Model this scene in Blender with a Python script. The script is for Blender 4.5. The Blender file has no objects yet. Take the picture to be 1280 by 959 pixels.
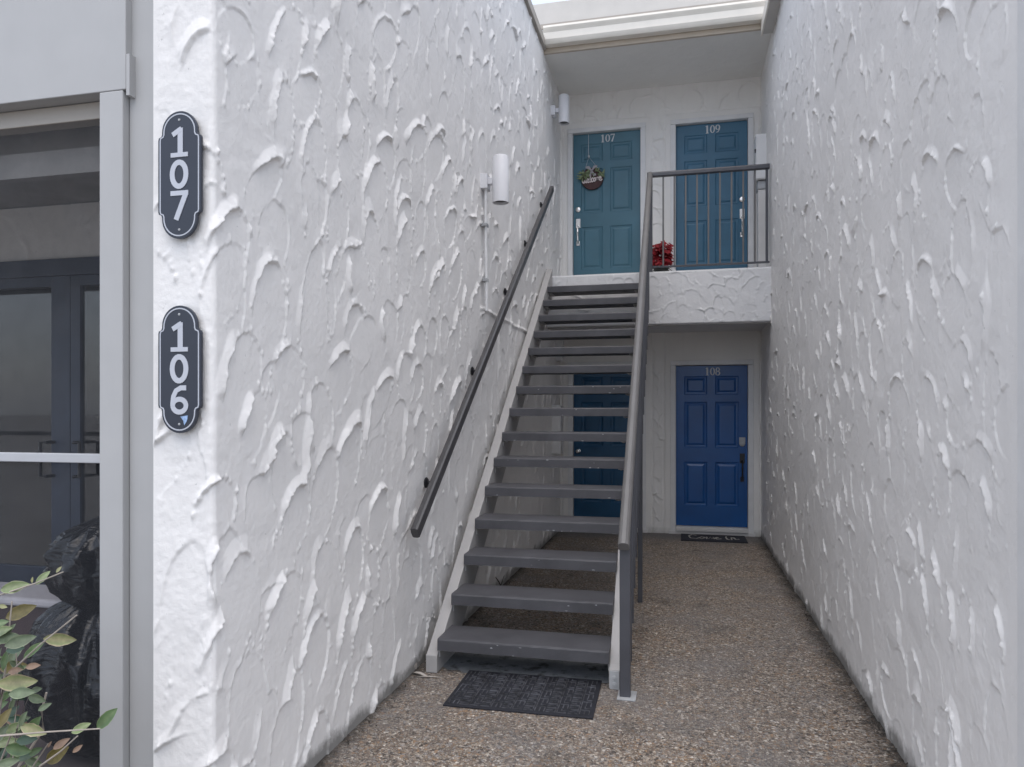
import bpy, bmesh, math, random
import numpy as np
from mathutils import Vector, Matrix

random.seed(7)
RNG = np.random.default_rng(11)
S = bpy.context.scene
COL = S.collection
R = math.radians
PI = math.pi

# ------------------------------------------------------------------ materials
def nmat(name):
    m = bpy.data.materials.new(name); m.use_nodes = True
    nt = m.node_tree; b = nt.nodes['Principled BSDF']
    return m, nt, b
def nd(nt, t, **kw):
    n = nt.nodes.new(t)
    for k, v in kw.items():
        if k in n.inputs: n.inputs[k].default_value = v
        else: setattr(n, k, v)
    return n
def rgba(c): return (c[0], c[1], c[2], 1.0)
def coords(nt, scale=(1, 1, 1)):
    tc = nd(nt, 'ShaderNodeTexCoord'); mp = nd(nt, 'ShaderNodeMapping')
    mp.inputs['Scale'].default_value = scale
    nt.links.new(tc.outputs['Object'], mp.inputs['Vector'])
    return mp.outputs['Vector']
def ramp(nt, stops, interp='LINEAR'):
    r = nd(nt, 'ShaderNodeValToRGB'); cr = r.color_ramp; cr.interpolation = interp
    while len(cr.elements) < len(stops): cr.elements.new(0.5)
    for e, (p, c) in zip(cr.elements, stops):
        e.position = p; e.color = rgba(c) if not isinstance(c, float) else (c, c, c, 1)
    return r
def mixc(nt, fac, a, b, blend='MIX'):
    m = nd(nt, 'ShaderNodeMix', data_type='RGBA', blend_type=blend)
    for sock, val in ((m.inputs[0], fac), (m.inputs[6], a), (m.inputs[7], b)):
        if isinstance(val, bpy.types.NodeSocket): nt.links.new(val, sock)
        elif isinstance(val, (int, float)): sock.default_value = val
        else: sock.default_value = rgba(val)
    return m.outputs[2]
def noise(nt, vec, scale, detail=4, rough=0.55):
    n = nd(nt, 'ShaderNodeTexNoise', Scale=scale, Detail=detail, Roughness=rough)
    nt.links.new(vec, n.inputs['Vector']); return n.outputs['Fac']
def bump(nt, b, h, strength=0.3, dist=0.002):
    bp = nd(nt, 'ShaderNodeBump', Strength=strength, Distance=dist)
    nt.links.new(h, bp.inputs['Height']); nt.links.new(bp.outputs['Normal'], b.inputs['Normal']); return bp

def painted(name, col, rough=0.55, var=0.12, wear=None, scale=6.0, grain=None, bumps=0.12):
    """paint with soft mottling, optional rubbed wear, optional stretched grain"""
    m, nt, b = nmat(name)
    v = coords(nt); f = noise(nt, v, scale, 5)
    dark = tuple(c * (1 - var) for c in col); lite = tuple(min(1, c * (1 + var)) for c in col)
    r = ramp(nt, [(0.3, dark), (0.7, lite)]); nt.links.new(f, r.inputs[0])
    out = r.outputs[0]
    if grain:
        g = noise(nt, coords(nt, grain), 30, 3)
        out = mixc(nt, 0.35, out, mixc(nt, g, dark, lite))
    if wear:
        w = noise(nt, v, 38, 6, 0.7); wr = ramp(nt, [(0.69, 0.0), (0.72, 1.0)]); nt.links.new(w, wr.inputs[0])
        mm = nd(nt, 'ShaderNodeMath', operation='MULTIPLY'); mm.inputs[1].default_value = 0.6
        nt.links.new(wr.outputs[0], mm.inputs[0])
        out = mixc(nt, mm.outputs[0], out, wear)
    nt.links.new(out, b.inputs['Base Color'])
    b.inputs['Roughness'].default_value = rough
    bump(nt, b, noise(nt, coords(nt, grain) if grain else v, 60 if grain else 90, 3), bumps, 0.001)
    return m

def stucco_mat(name, col, base_dirt=0.0, warm=None):
    m, nt, b = nmat(name)
    v = coords(nt)
    f = noise(nt, v, 1.1, 5, 0.6)
    r = ramp(nt, [(0.3, tuple(c * 0.94 for c in col)), (0.7, tuple(min(1, c * 1.04) for c in col))])
    nt.links.new(f, r.inputs[0]); out = r.outputs[0]
    # faint rain streaks
    st = noise(nt, coords(nt, (9, 9, 0.5)), 2.0, 4)
    sr = ramp(nt, [(0.55, 0.0), (0.8, 0.16)]); nt.links.new(st, sr.inputs[0])
    out = mixc(nt, sr.outputs[0], out, tuple(c * 0.72 for c in col))
    # pin holes and specks of dirt
    sp = noise(nt, v, 42, 2, 0.5); spr = ramp(nt, [(0.74, 0.0), (0.79, 0.35)]); nt.links.new(sp, spr.inputs[0])
    out = mixc(nt, spr.outputs[0], out, (0.2, 0.2, 0.2))
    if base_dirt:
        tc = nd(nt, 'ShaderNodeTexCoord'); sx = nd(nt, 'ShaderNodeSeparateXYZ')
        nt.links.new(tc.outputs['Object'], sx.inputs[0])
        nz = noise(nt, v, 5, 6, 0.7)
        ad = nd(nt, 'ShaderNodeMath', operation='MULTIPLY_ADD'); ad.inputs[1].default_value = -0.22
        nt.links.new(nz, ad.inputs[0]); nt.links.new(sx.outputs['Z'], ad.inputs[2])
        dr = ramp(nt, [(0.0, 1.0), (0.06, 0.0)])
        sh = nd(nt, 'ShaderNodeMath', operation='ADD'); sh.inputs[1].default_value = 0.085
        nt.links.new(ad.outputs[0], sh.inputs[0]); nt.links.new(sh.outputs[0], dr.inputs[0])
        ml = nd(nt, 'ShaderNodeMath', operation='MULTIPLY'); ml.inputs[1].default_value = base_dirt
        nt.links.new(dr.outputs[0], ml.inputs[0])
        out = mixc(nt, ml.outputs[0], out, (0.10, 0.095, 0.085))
    nt.links.new(out, b.inputs['Base Color'])
    b.inputs['Roughness'].default_value = 0.62
    b.inputs['Specular IOR Level'].default_value = 0.35
    fn = nd(nt, 'ShaderNodeMath', operation='MULTIPLY_ADD'); fn.inputs[1].default_value = 0.45
    nt.links.new(noise(nt, v, 260, 3, 0.7), fn.inputs[0]); nt.links.new(noise(nt, v, 55, 6, 0.7), fn.inputs[2])
    bump(nt, b, fn.outputs[0], 0.6, 0.003)
    return m

M = {}
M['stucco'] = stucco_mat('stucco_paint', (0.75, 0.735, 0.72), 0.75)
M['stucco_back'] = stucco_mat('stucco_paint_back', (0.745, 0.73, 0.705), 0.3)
M['landing'] = stucco_mat('stucco_landing', (0.66, 0.66, 0.665))
M['ceiling'] = stucco_mat('ceiling_paint', (0.74, 0.73, 0.70))
M['white'] = painted('white_paint', (0.66, 0.66, 0.66), 0.5, 0.05)
M['trimwhite'] = painted('trim_white', (0.60, 0.59, 0.58), 0.5, 0.06)
M['facade'] = painted('facade_grey', (0.40, 0.40, 0.40), 0.6, 0.04, grain=(6, 6, 0.4))
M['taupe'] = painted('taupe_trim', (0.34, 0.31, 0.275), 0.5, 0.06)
M['fascia'] = painted('fascia_grey', (0.54, 0.52, 0.49), 0.6, 0.04)
M['gutter'] = painted('gutter_white', (0.74, 0.70, 0.63), 0.4, 0.04)
M['stringer'] = painted('stringer_paint', (0.37, 0.36, 0.355), 0.55, 0.08, grain=(8, 1, 8))
M['tread'] = painted('tread_paint', (0.068, 0.068, 0.076), 0.6, 0.30, wear=(0.3, 0.3, 0.31), scale=5, grain=(1, 9, 9), bumps=0.25)
M['chip'] = painted('bare_chip', (0.40, 0.41, 0.43), 0.7, 0.2, scale=40)
M['rail_dark'] = painted('rail_bronze', (0.055, 0.053, 0.056), 0.38, 0.15)
M['rail_grey'] = painted('rail_grey', (0.12, 0.116, 0.115), 0.42, 0.1)
M['post'] = painted('post_grey', (0.062, 0.064, 0.075), 0.45, 0.12)
M['galv'] = painted('galvanised', (0.36, 0.37, 0.38), 0.4, 0.2)
M['door_up'] = painted('door_teal', (0.050, 0.140, 0.190), 0.42, 0.14, scale=3, grain=(10, 10, 0.8), bumps=0.2)
M['door_low'] = painted('door_blue', (0.002, 0.070, 0.250), 0.3, 0.2, scale=3, grain=(10, 10, 0.8), bumps=0.25)
M['door_mid'] = painted('door_azure', (0.036, 0.125, 0.205), 0.42, 0.14, scale=3, grain=(10, 10, 0.8), bumps=0.2)
M['chrome'] = nmat('satin_nickel')[0]; b = M['chrome'].node_tree.nodes['Principled BSDF']
b.inputs['Metallic'].default_value = 1; b.inputs['Roughness'].default_value = 0.25; b.inputs['Base Color'].default_value = (0.75, 0.73, 0.7, 1)
M['black'] = painted('black_metal', (0.012, 0.012, 0.015), 0.4, 0.2)
M['digit'] = painted('digit_paint', (0.55, 0.56, 0.57), 0.5, 0.06)
M['plaque'] = painted('plaque_navy', (0.022, 0.027, 0.042), 0.35, 0.1)
M['plaque_white'] = painted('plaque_white', (0.46, 0.48, 0.53), 0.4, 0.04)
M['mat'] = painted('rubber_mat', (0.012, 0.013, 0.02), 0.75, 0.3, scale=20)
M['matline'] = painted('mat_raised_lines', (0.055, 0.057, 0.066), 0.7, 0.85, scale=25)
M['matletter'] = painted('mat_letter', (0.42, 0.40, 0.36), 0.8, 0.2)
M['lamp'] = painted('lamp_white', (0.66, 0.66, 0.68), 0.45, 0.03)
M['lampin'] = painted('lamp_inside', (0.10, 0.10, 0.10), 0.6, 0.1)
M['navy'] = painted('navy_frame', (0.030, 0.042, 0.070), 0.45, 0.15)
M['porchdark'] = painted('porch_dark', (0.24, 0.23, 0.22), 0.7, 0.12)
M['alu'] = painted('aluminium', (0.42, 0.43, 0.45), 0.4, 0.05)
M['wood_disc'] = painted('stained_disc', (0.05, 0.012, 0.010), 0.55, 0.35, scale=12)
M['pinkwhite'] = painted('script_letters', (0.66, 0.58, 0.56), 0.6, 0.08)
M['ribbon'] = painted('ribbon', (0.34, 0.32, 0.34), 0.7, 0.15)
M['sage'] = painted('sage_leaf', (0.16, 0.2, 0.1), 0.6, 0.5, scale=30)
M['red'] = painted('red_petal', (0.26, 0.006, 0.014), 0.7, 0.5, scale=30)
M['greenleaf'] = painted('dark_green_leaf', (0.03, 0.06, 0.025), 0.5, 0.4, scale=20)
M['pot'] = painted('dark_pot', (0.02, 0.022, 0.02), 0.5, 0.2)
M['tote'] = painted('brown_tote', (0.075, 0.052, 0.055), 0.5, 0.18, grain=(1, 1, 12))
M['totelid'] = painted('tote_lid', (0.40, 0.39, 0.42), 0.5, 0.06)
M['beige'] = painted('beige_fabric', (0.40, 0.31, 0.23), 0.8, 0.12)
M['dry'] = painted('dry_leaf', (0.16, 0.11, 0.07), 0.7, 0.4, scale=60)
M['debris'] = painted('dark_debris', (0.035, 0.028, 0.022), 0.85, 0.5, scale=60)
M['stem'] = painted('pale_stem', (0.32, 0.28, 0.24), 0.6, 0.2, scale=30)
M['floorin'] = painted('porch_floor', (0.10, 0.085, 0.085), 0.6, 0.15)
M['wallin'] = painted('room_wall', (0.36, 0.35, 0.34), 0.8, 0.06)

def bag_mat():
    m, nt, b = nmat('black_plastic')
    b.inputs['Base Color'].default_value = (0.006, 0.007, 0.010, 1); b.inputs['Roughness'].default_value = 0.2
    v = coords(nt, (1, 1, 3.0)); n = nd(nt, 'ShaderNodeTexNoise', Scale=6, Detail=2, Roughness=0.5, Distortion=2.2)
    nt.links.new(v, n.inputs['Vector'])
    bump(nt, b, n.outputs['Fac'], 0.35, 0.03); return m
M['bag'] = bag_mat()

def glass_mat(name, tint, tr):
    m, nt, b = nmat(name)
    nt.nodes.remove(b)
    out = nt.nodes['Material Output']
    t = nd(nt, 'ShaderNodeBsdfTransparent'); t.inputs[0].default_value = rgba(tint)
    g = nd(nt, 'ShaderNodeBsdfGlossy', Roughness=0.03); g.inputs[0].default_value = (0.9, 0.9, 0.9, 1)
    fr = nd(nt, 'ShaderNodeFresnel', IOR=1.95)
    mx = nd(nt, 'ShaderNodeMixShader')
    nt.links.new(fr.outputs[0], mx.inputs[0]); nt.links.new(t.outputs[0], mx.inputs[1]); nt.links.new(g.outputs[0], mx.inputs[2])
    nt.links.new(mx.outputs[0], out.inputs[0]); return m
M['glass'] = glass_mat('door_glass', (0.72, 0.75, 0.78), 0.8)

def screen_mat():
    m, nt, b = nmat('insect_screen')
    out = nt.nodes['Material Output']
    b.inputs['Base Color'].default_value = (0.055, 0.058, 0.066, 1); b.inputs['Roughness'].default_value = 0.7
    t = nd(nt, 'ShaderNodeBsdfTransparent')
    v = coords(nt); n = noise(nt, v, 9, 5); r = ramp(nt, [(0.35, 0.20), (0.7, 0.32)]); nt.links.new(n, r.inputs[0])
    mx = nd(nt, 'ShaderNodeMixShader'); nt.links.new(r.outputs[0], mx.inputs[0])
    nt.links.new(t.outputs[0], mx.inputs[1]); nt.links.new(b.outputs[0], mx.inputs[2])
    nt.links.new(mx.outputs[0], out.inputs[0]); return m
M['screen'] = screen_mat()

def emit_mat(name, col, st):
    m, nt, b = nmat(name)
    b.inputs['Base Color'].default_value = rgba(col); b.inputs['Emission Color'].default_value = rgba(col); b.inputs['Emission Strength'].default_value = st
    return m
M['pendant'] = emit_mat('lit_shade', (0.8, 0.82, 0.9), 0.10)
M['amber'] = emit_mat('lit_lamp', (1.0, 0.42, 0.12), 25.0)

def aggregate():
    m, nt, b = nmat('exposed_aggregate')
    v = coords(nt)
    # slightly warped lookup so that pebbles are not regular
    wn = nd(nt, 'ShaderNodeTexNoise', Scale=30, Detail=2); nt.links.new(v, wn.inputs['Vector'])
    wv = nd(nt, 'ShaderNodeVectorMath', operation='MULTIPLY_ADD'); wv.inputs[1].default_value = (0.012, 0.012, 0.0)
    nt.links.new(wn.outputs['Color'], wv.inputs[0]); nt.links.new(v, wv.inputs[2])
    def vor(scale, feat):
        n = nd(nt, 'ShaderNodeTexVoronoi', Scale=scale, feature=feat, voronoi_dimensions='2D'); n.inputs['Randomness'].default_value = 1
        nt.links.new(wv.outputs[0], n.inputs['Vector']); return n
    va, ve = vor(74, 'F1'), vor(74, 'DISTANCE_TO_EDGE')
    vb, vf = vor(140, 'F1'), vor(140, 'DISTANCE_TO_EDGE')
    pal = [(0.0, (0.07, 0.06, 0.052)), (0.12, (0.20, 0.165, 0.13)), (0.3, (0.31, 0.275, 0.225)), (0.45, (0.16, 0.13, 0.105)),
           (0.58, (0.38, 0.35, 0.30)), (0.7, (0.25, 0.245, 0.235)), (0.82, (0.27, 0.19, 0.12)), (0.93, (0.54, 0.52, 0.47))]
    def cells(vn):
        sp = nd(nt, 'ShaderNodeSeparateColor'); nt.links.new(vn.outputs['Color'], sp.inputs[0])
        r = ramp(nt, pal, 'CONSTANT'); nt.links.new(sp.outputs[0], r.inputs[0]); return r.outputs[0], sp.outputs[1]
    ca, ra = cells(va); cb, rb = cells(vb)
    pick = ramp(nt, [(0.45, 0.0), (0.5, 1.0)]); nt.links.new(ra, pick.inputs[0])
    col = mixc(nt, pick.outputs[0], ca, cb)
    ed = mixc(nt, pick.outputs[0], ve.outputs['Distance'], vf.outputs['Distance'])
    er = ramp(nt, [(0.0, 1.0), (0.16, 0.0)]); nt.links.new(ed, er.inputs[0])
    em = nd(nt, 'ShaderNodeMath', operation='MULTIPLY'); em.inputs[1].default_value = 0.45; nt.links.new(er.outputs[0], em.inputs[0])
    col = mixc(nt, em.outputs[0], col, (0.13, 0.115, 0.105))
    # grit, worn grey film in patches, stains
    g = noise(nt, v, 260, 2); gr = ramp(nt, [(0.35, 0.80), (0.65, 1.42)]); nt.links.new(g, gr.inputs[0])
    col = mixc(nt, 1.0, col, gr.outputs[0], 'MULTIPLY')
    col = mixc(nt, 1.0, col, (1.03, 0.97, 0.94), 'MULTIPLY')
    p = noise(nt, v, 1.7, 6, 0.65); pr = ramp(nt, [(0.42, 0.0), (0.68, 0.6)]); nt.links.new(p, pr.inputs[0])
    col = mixc(nt, pr.outputs[0], col, (0.20, 0.195, 0.195))
    s = noise(nt, v, 2.6, 7, 0.75); sr = ramp(nt, [(0.54, 0.0), (0.70, 0.65)]); nt.links.new(s, sr.inputs[0])
    col = mixc(nt, sr.outputs[0], col, (0.035, 0.03, 0.027))
    # moss and soot: along both wall bases and under the flight
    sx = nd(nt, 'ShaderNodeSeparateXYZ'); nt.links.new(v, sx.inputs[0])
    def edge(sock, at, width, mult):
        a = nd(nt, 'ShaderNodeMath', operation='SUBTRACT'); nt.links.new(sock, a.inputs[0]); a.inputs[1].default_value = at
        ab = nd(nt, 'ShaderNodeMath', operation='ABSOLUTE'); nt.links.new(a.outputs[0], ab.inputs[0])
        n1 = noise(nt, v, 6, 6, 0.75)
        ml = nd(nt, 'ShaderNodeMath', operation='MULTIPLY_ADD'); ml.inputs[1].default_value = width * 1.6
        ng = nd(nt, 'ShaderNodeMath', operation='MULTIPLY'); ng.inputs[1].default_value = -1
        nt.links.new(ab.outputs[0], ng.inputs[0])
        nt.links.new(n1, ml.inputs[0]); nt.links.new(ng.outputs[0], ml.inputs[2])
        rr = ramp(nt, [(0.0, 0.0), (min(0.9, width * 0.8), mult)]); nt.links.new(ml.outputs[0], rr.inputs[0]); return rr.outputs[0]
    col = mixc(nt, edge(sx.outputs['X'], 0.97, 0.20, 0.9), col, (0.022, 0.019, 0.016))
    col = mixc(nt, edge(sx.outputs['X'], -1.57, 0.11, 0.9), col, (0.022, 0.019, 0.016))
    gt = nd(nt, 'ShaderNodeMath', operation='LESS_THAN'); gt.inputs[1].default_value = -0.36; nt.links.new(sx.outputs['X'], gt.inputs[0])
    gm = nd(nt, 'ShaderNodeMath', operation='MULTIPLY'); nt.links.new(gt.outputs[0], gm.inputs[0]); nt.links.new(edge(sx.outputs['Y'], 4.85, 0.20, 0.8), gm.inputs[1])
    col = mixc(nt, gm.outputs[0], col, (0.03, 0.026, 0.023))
    # bare smoother cement at the back doors
    bk = ramp(nt, [(0.0, 0.0), (0.5, 0.75)]); sb = nd(nt, 'ShaderNodeMath', operation='SUBTRACT'); sb.inputs[1].default_value = 8.75
    nt.links.new(sx.outputs['Y'], sb.inputs[0]); nt.links.new(sb.outputs[0], bk.inputs[0])
    col = mixc(nt, bk.outputs[0], col, (0.16, 0.155, 0.155))
    nt.links.new(col, b.inputs['Base Color']); b.inputs['Roughness'].default_value = 0.8
    hr = ramp(nt, [(0.0, 0.0), (0.3, 1.0)]); nt.links.new(ed, hr.inputs[0])
    bump(nt, b, hr.outputs[0], 0.8, 0.006)
    return m
M['aggregate'] = aggregate()

def ground_mat():
    m, nt, b = nmat('ground_mix'); v = coords(nt)
    f = noise(nt, v, 0.6, 8, 0.7); r = ramp(nt, [(0.3, (0.22, 0.21, 0.20)), (0.7, (0.34, 0.33, 0.32))]); nt.links.new(f, r.inputs[0])
    nt.links.new(r.outputs[0], b.inputs['Base Color']); b.inputs['Roughness'].default_value = 0.9
    bump(nt, b, noise(nt, v, 60, 5), 0.5, 0.01); return m
M['ground'] = ground_mat()
def pad_mat():
    m, nt, b = nmat('worn_cement'); v = coords(nt)
    f = noise(nt, v, 4, 8, 0.7); r = ramp(nt, [(0.35, (0.14, 0.15, 0.16)), (0.6, (0.24, 0.255, 0.27))]); nt.links.new(f, r.inputs[0])
    s = noise(nt, v, 9, 6, 0.7); sr = ramp(nt, [(0.52, 0.0), (0.62, 0.8)]); nt.links.new(s, sr.inputs[0])
    nt.links.new(mixc(nt, sr.outputs[0], r.outputs[0], (0.03, 0.028, 0.028)), b.inputs['Base Color'])
    b.inputs['Roughness'].default_value = 0.75
    bump(nt, b, noise(nt, v, 120, 4), 0.4, 0.003); return m
M['cement'] = pad_mat()
def soil_mat():
    m, nt, b = nmat('mulch'); v = coords(nt)
    f = noise(nt, v, 24, 8, 0.75); r = ramp(nt, [(0.3, (0.02, 0.014, 0.01)), (0.7, (0.09, 0.06, 0.04))]); nt.links.new(f, r.inputs[0])
    nt.links.new(r.outputs[0], b.inputs['Base Color']); b.inputs['Roughness'].default_value = 0.95
    bump(nt, b, f, 1.0, 0.03); return m
M['mulch'] = soil_mat()
def leaf_mat():
    m, nt, b = nmat('variegated_leaf')
    at = nd(nt, 'ShaderNodeAttribute', attribute_name='leafcol')
    n = noise(nt, coords(nt), 55, 4, 0.6)
    r = ramp(nt, [(0.3, 0.75), (0.7, 1.2)]); nt.links.new(n, r.inputs[0])
    nt.links.new(mixc(nt, 1.0, at.outputs['Color'], r.outputs[0], 'MULTIPLY'), b.inputs['Base Color'])
    b.inputs['Roughness'].default_value = 0.42
    return m
M['leaf'] = leaf_mat()

# ------------------------------------------------------------------ mesh helpers
class MB:
    def __init__(s): s.v = []; s.f = []
    def add(s, vs, fs):
        o = len(s.v); s.v += [tuple(p) for p in vs]; s.f += [tuple(i + o for i in f) for f in fs]; return s
    def box(s, x0, x1, y0, y1, z0, z1):
        return s.add([(x0,y0,z0),(x1,y0,z0),(x1,y1,z0),(x0,y1,z0),(x0,y0,z1),(x1,y0,z1),(x1,y1,z1),(x0,y1,z1)],
                     [(0,3,2,1),(4,5,6,7),(0,1,5,4),(1,2,6,5),(2,3,7,6),(3,0,4,7)])
    def hexa(s, c8):
        return s.add(c8, [(0,3,2,1),(4,5,6,7),(0,1,5,4),(1,2,6,5),(2,3,7,6),(3,0,4,7)])
    def tube(s, pts, rad, n=10, caps=True, flat=1.0):
        pts = [Vector(p) for p in pts]; rings = []
        rads = rad if isinstance(rad, (list, tuple)) else [rad] * len(pts)
        for i, p in enumerate(pts):
            t = (pts[min(i + 1, len(pts) - 1)] - pts[max(i - 1, 0)]).normalized()
            up = Vector((0, 0, 1)) if abs(t.z) < 0.95 else Vector((1, 0, 0))
            a = t.cross(up).normalized(); c = a.cross(t).normalized()
            rings.append([p + a * math.cos(2*PI*k/n) * rads[i] + c * math.sin(2*PI*k/n) * rads[i] * flat for k in range(n)])
        vs = [q for r_ in rings for q in r_]
        fs = [(i*n + k, i*n + (k+1) % n, (i+1)*n + (k+1) % n, (i+1)*n + k) for i in range(len(pts)-1) for k in range(n)]
        if caps: fs += [tuple(range(n))[::-1], tuple((len(pts)-1)*n + k for k in range(n))]
        return s.add(vs, fs)
    def sweep(s, prof, p0, p1, side, up):
        """closed 2D profile (a along side, b along up) from p0 to p1"""
        p0, p1, side, up = Vector(p0), Vector(p1), Vector(side), Vector(up); n = len(prof)
        vs = [p + side * a + up * b_ for p in (p0, p1) for a, b_ in prof]
        fs = [(k, (k+1) % n, n + (k+1) % n, n + k) for k in range(n)] + [tuple(range(n))[::-1], tuple(range(n, 2*n))]
        return s.add(vs, fs)
    def lathe(s, prof, c, n=20, ax=None):
        c = Vector(c); m = ax or Matrix.Identity(3); k0 = len(prof)
        vs = [c + m @ Vector((r_*math.cos(2*PI*k/n), r_*math.sin(2*PI*k/n), z)) for r_, z in prof for k in range(n)]
        fs = [(i*n + k, i*n + (k+1) % n, (i+1)*n + (k+1) % n, (i+1)*n + k) for i in range(k0-1) for k in range(n)]
        fs += [tuple(range(n))[::-1], tuple((k0-1)*n + k for k in range(n))]
        return s.add(vs, fs)
    def prism(s, poly, frame, d0, d1):
        """polygon in the frame's (x, y) plane extruded along its z from d0 to d1"""
        n = len(poly)
        vs = [frame @ Vector((x, y, d)) for d in (d0, d1) for x, y in poly]
        fs = [tuple(range(n))[::-1], tuple(range(n, 2*n))] + [(k, (k+1) % n, n + (k+1) % n, n + k) for k in range(n)]
        return s.add(vs, fs)
    def ribbon(s, pts, w, frame, d0, d1, closed=False):
        n = len(pts); ws = w if isinstance(w, (list, tuple)) else [w] * n
        L, Rr = [], []
        for i, (x, y) in enumerate(pts):
            a = pts[(i+1) % n] if closed or i < n-1 else pts[i]; b_ = pts[i-1] if closed or i > 0 else pts[i]
            tx, ty = a[0]-b_[0], a[1]-b_[1]; l = math.hypot(tx, ty) or 1
            nx, ny = -ty/l, tx/l
            L.append((x + nx*ws[i]/2, y + ny*ws[i]/2)); Rr.append((x - nx*ws[i]/2, y - ny*ws[i]/2))
        vs = [frame @ Vector((p[0], p[1], d)) for d in (d0, d1) for side in (L, Rr) for p in side]
        fs = []
        for i in range(n if closed else n-1):
            j = (i+1) % n
            fs += [(2*n+i, 2*n+j, 3*n+j, 3*n+i)[::-1], (i, j, n+j, n+i), (i, 2*n+i, 2*n+j, j), (n+i, n+j, 3*n+j, 3*n+i)]
        if not closed:
            fs += [(0, n, 3*n, 2*n), (n-1, 2*n-1+0, 4*n-1, 3*n-1)]
        return s.add(vs, fs)

ORG = {}
def obj(name, mb, mat, parent=None, smooth=False, bevel=0.0, label=None):
    o3 = ORG.get(parent, Vector((0, 0, 0))) if parent else Vector((0, 0, 0))
    me = bpy.data.meshes.new(name)
    me.from_pydata([(v[0]-o3.x, v[1]-o3.y, v[2]-o3.z) for v in mb.v], [], mb.f)
    me.materials.append(mat)
    bm = bmesh.new(); bm.from_mesh(me); bmesh.ops.recalc_face_normals(bm, faces=bm.faces); bm.to_mesh(me); bm.free()
    if smooth: me.shade_smooth(); me.set_sharp_from_angle(angle=R(35))
    o = bpy.data.objects.new(name, me); COL.objects.link(o)
    if parent: o.parent = parent
    ORG[o] = o3
    if bevel:
        bv = o.modifiers.new('bevel', 'BEVEL'); bv.width = bevel; bv.segments = 2; bv.limit_method = 'ANGLE'
    if label: o['label'] = label
    return o
def thing(name, label, cat, loc, group=None):
    o = bpy.data.objects.new(name, None); COL.objects.link(o); o.location = loc; o.empty_display_size = 0.1
    o['label'] = label; o['category'] = cat
    if group: o['group'] = group
    ORG[o] = Vector(loc); return o
def tag(o, label, cat, group=None):
    o['label'] = label; o['category'] = cat
    if group: o['group'] = group
    return o
def struct(o, kind='structure'):
    o['kind'] = kind; return o

# camera model, also used to turn measured directions into places in the scene
F, CX, HY, YAW, CH = 905.0, 640.0, 515.0, R(13.19), 1.55
cc, sn = math.cos(YAW), math.sin(YAW)
def on_y(px, py, Y):
    t = (px - CX) / F; d = Y / (t * sn + cc); l = t * d
    return Vector((l * cc - d * sn, Y, CH - (py - HY) * d / F))
def on_x(px, py, X):
    t = (px - CX) / F; d = X / (t * cc - sn); l = t * d
    return Vector((X, l * sn + d * cc, CH - (py - HY) * d / F))

# ------------------------------------------------------------------ trowelled stucco
def lattice(u, v, sc, seed):
    r = np.random.default_rng(seed)
    a = (u - u.min()) / sc; c = (v - v.min()) / sc
    G = r.random((int(a.max()) + 3, int(c.max()) + 3), dtype=np.float32)
    ia, ic = a.astype(int), c.astype(int); fa, fc = a - ia, c - ic
    fa = (fa*fa*(3-2*fa))[:, None]; fc = (fc*fc*(3-2*fc))[None, :]
    g = lambda i, j: G[(ia+i)[:, None], (ic+j)[None, :]]
    return ((g(0,0)*(1-fa) + g(1,0)*fa)*(1-fc) + (g(0,1)*(1-fa) + g(1,1)*fa)*fc) * 2 - 1
def sstep(x, a, b_):
    t = np.clip((x - a) / (b_ - a), 0, 1); return t*t*(3-2*t)

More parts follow.
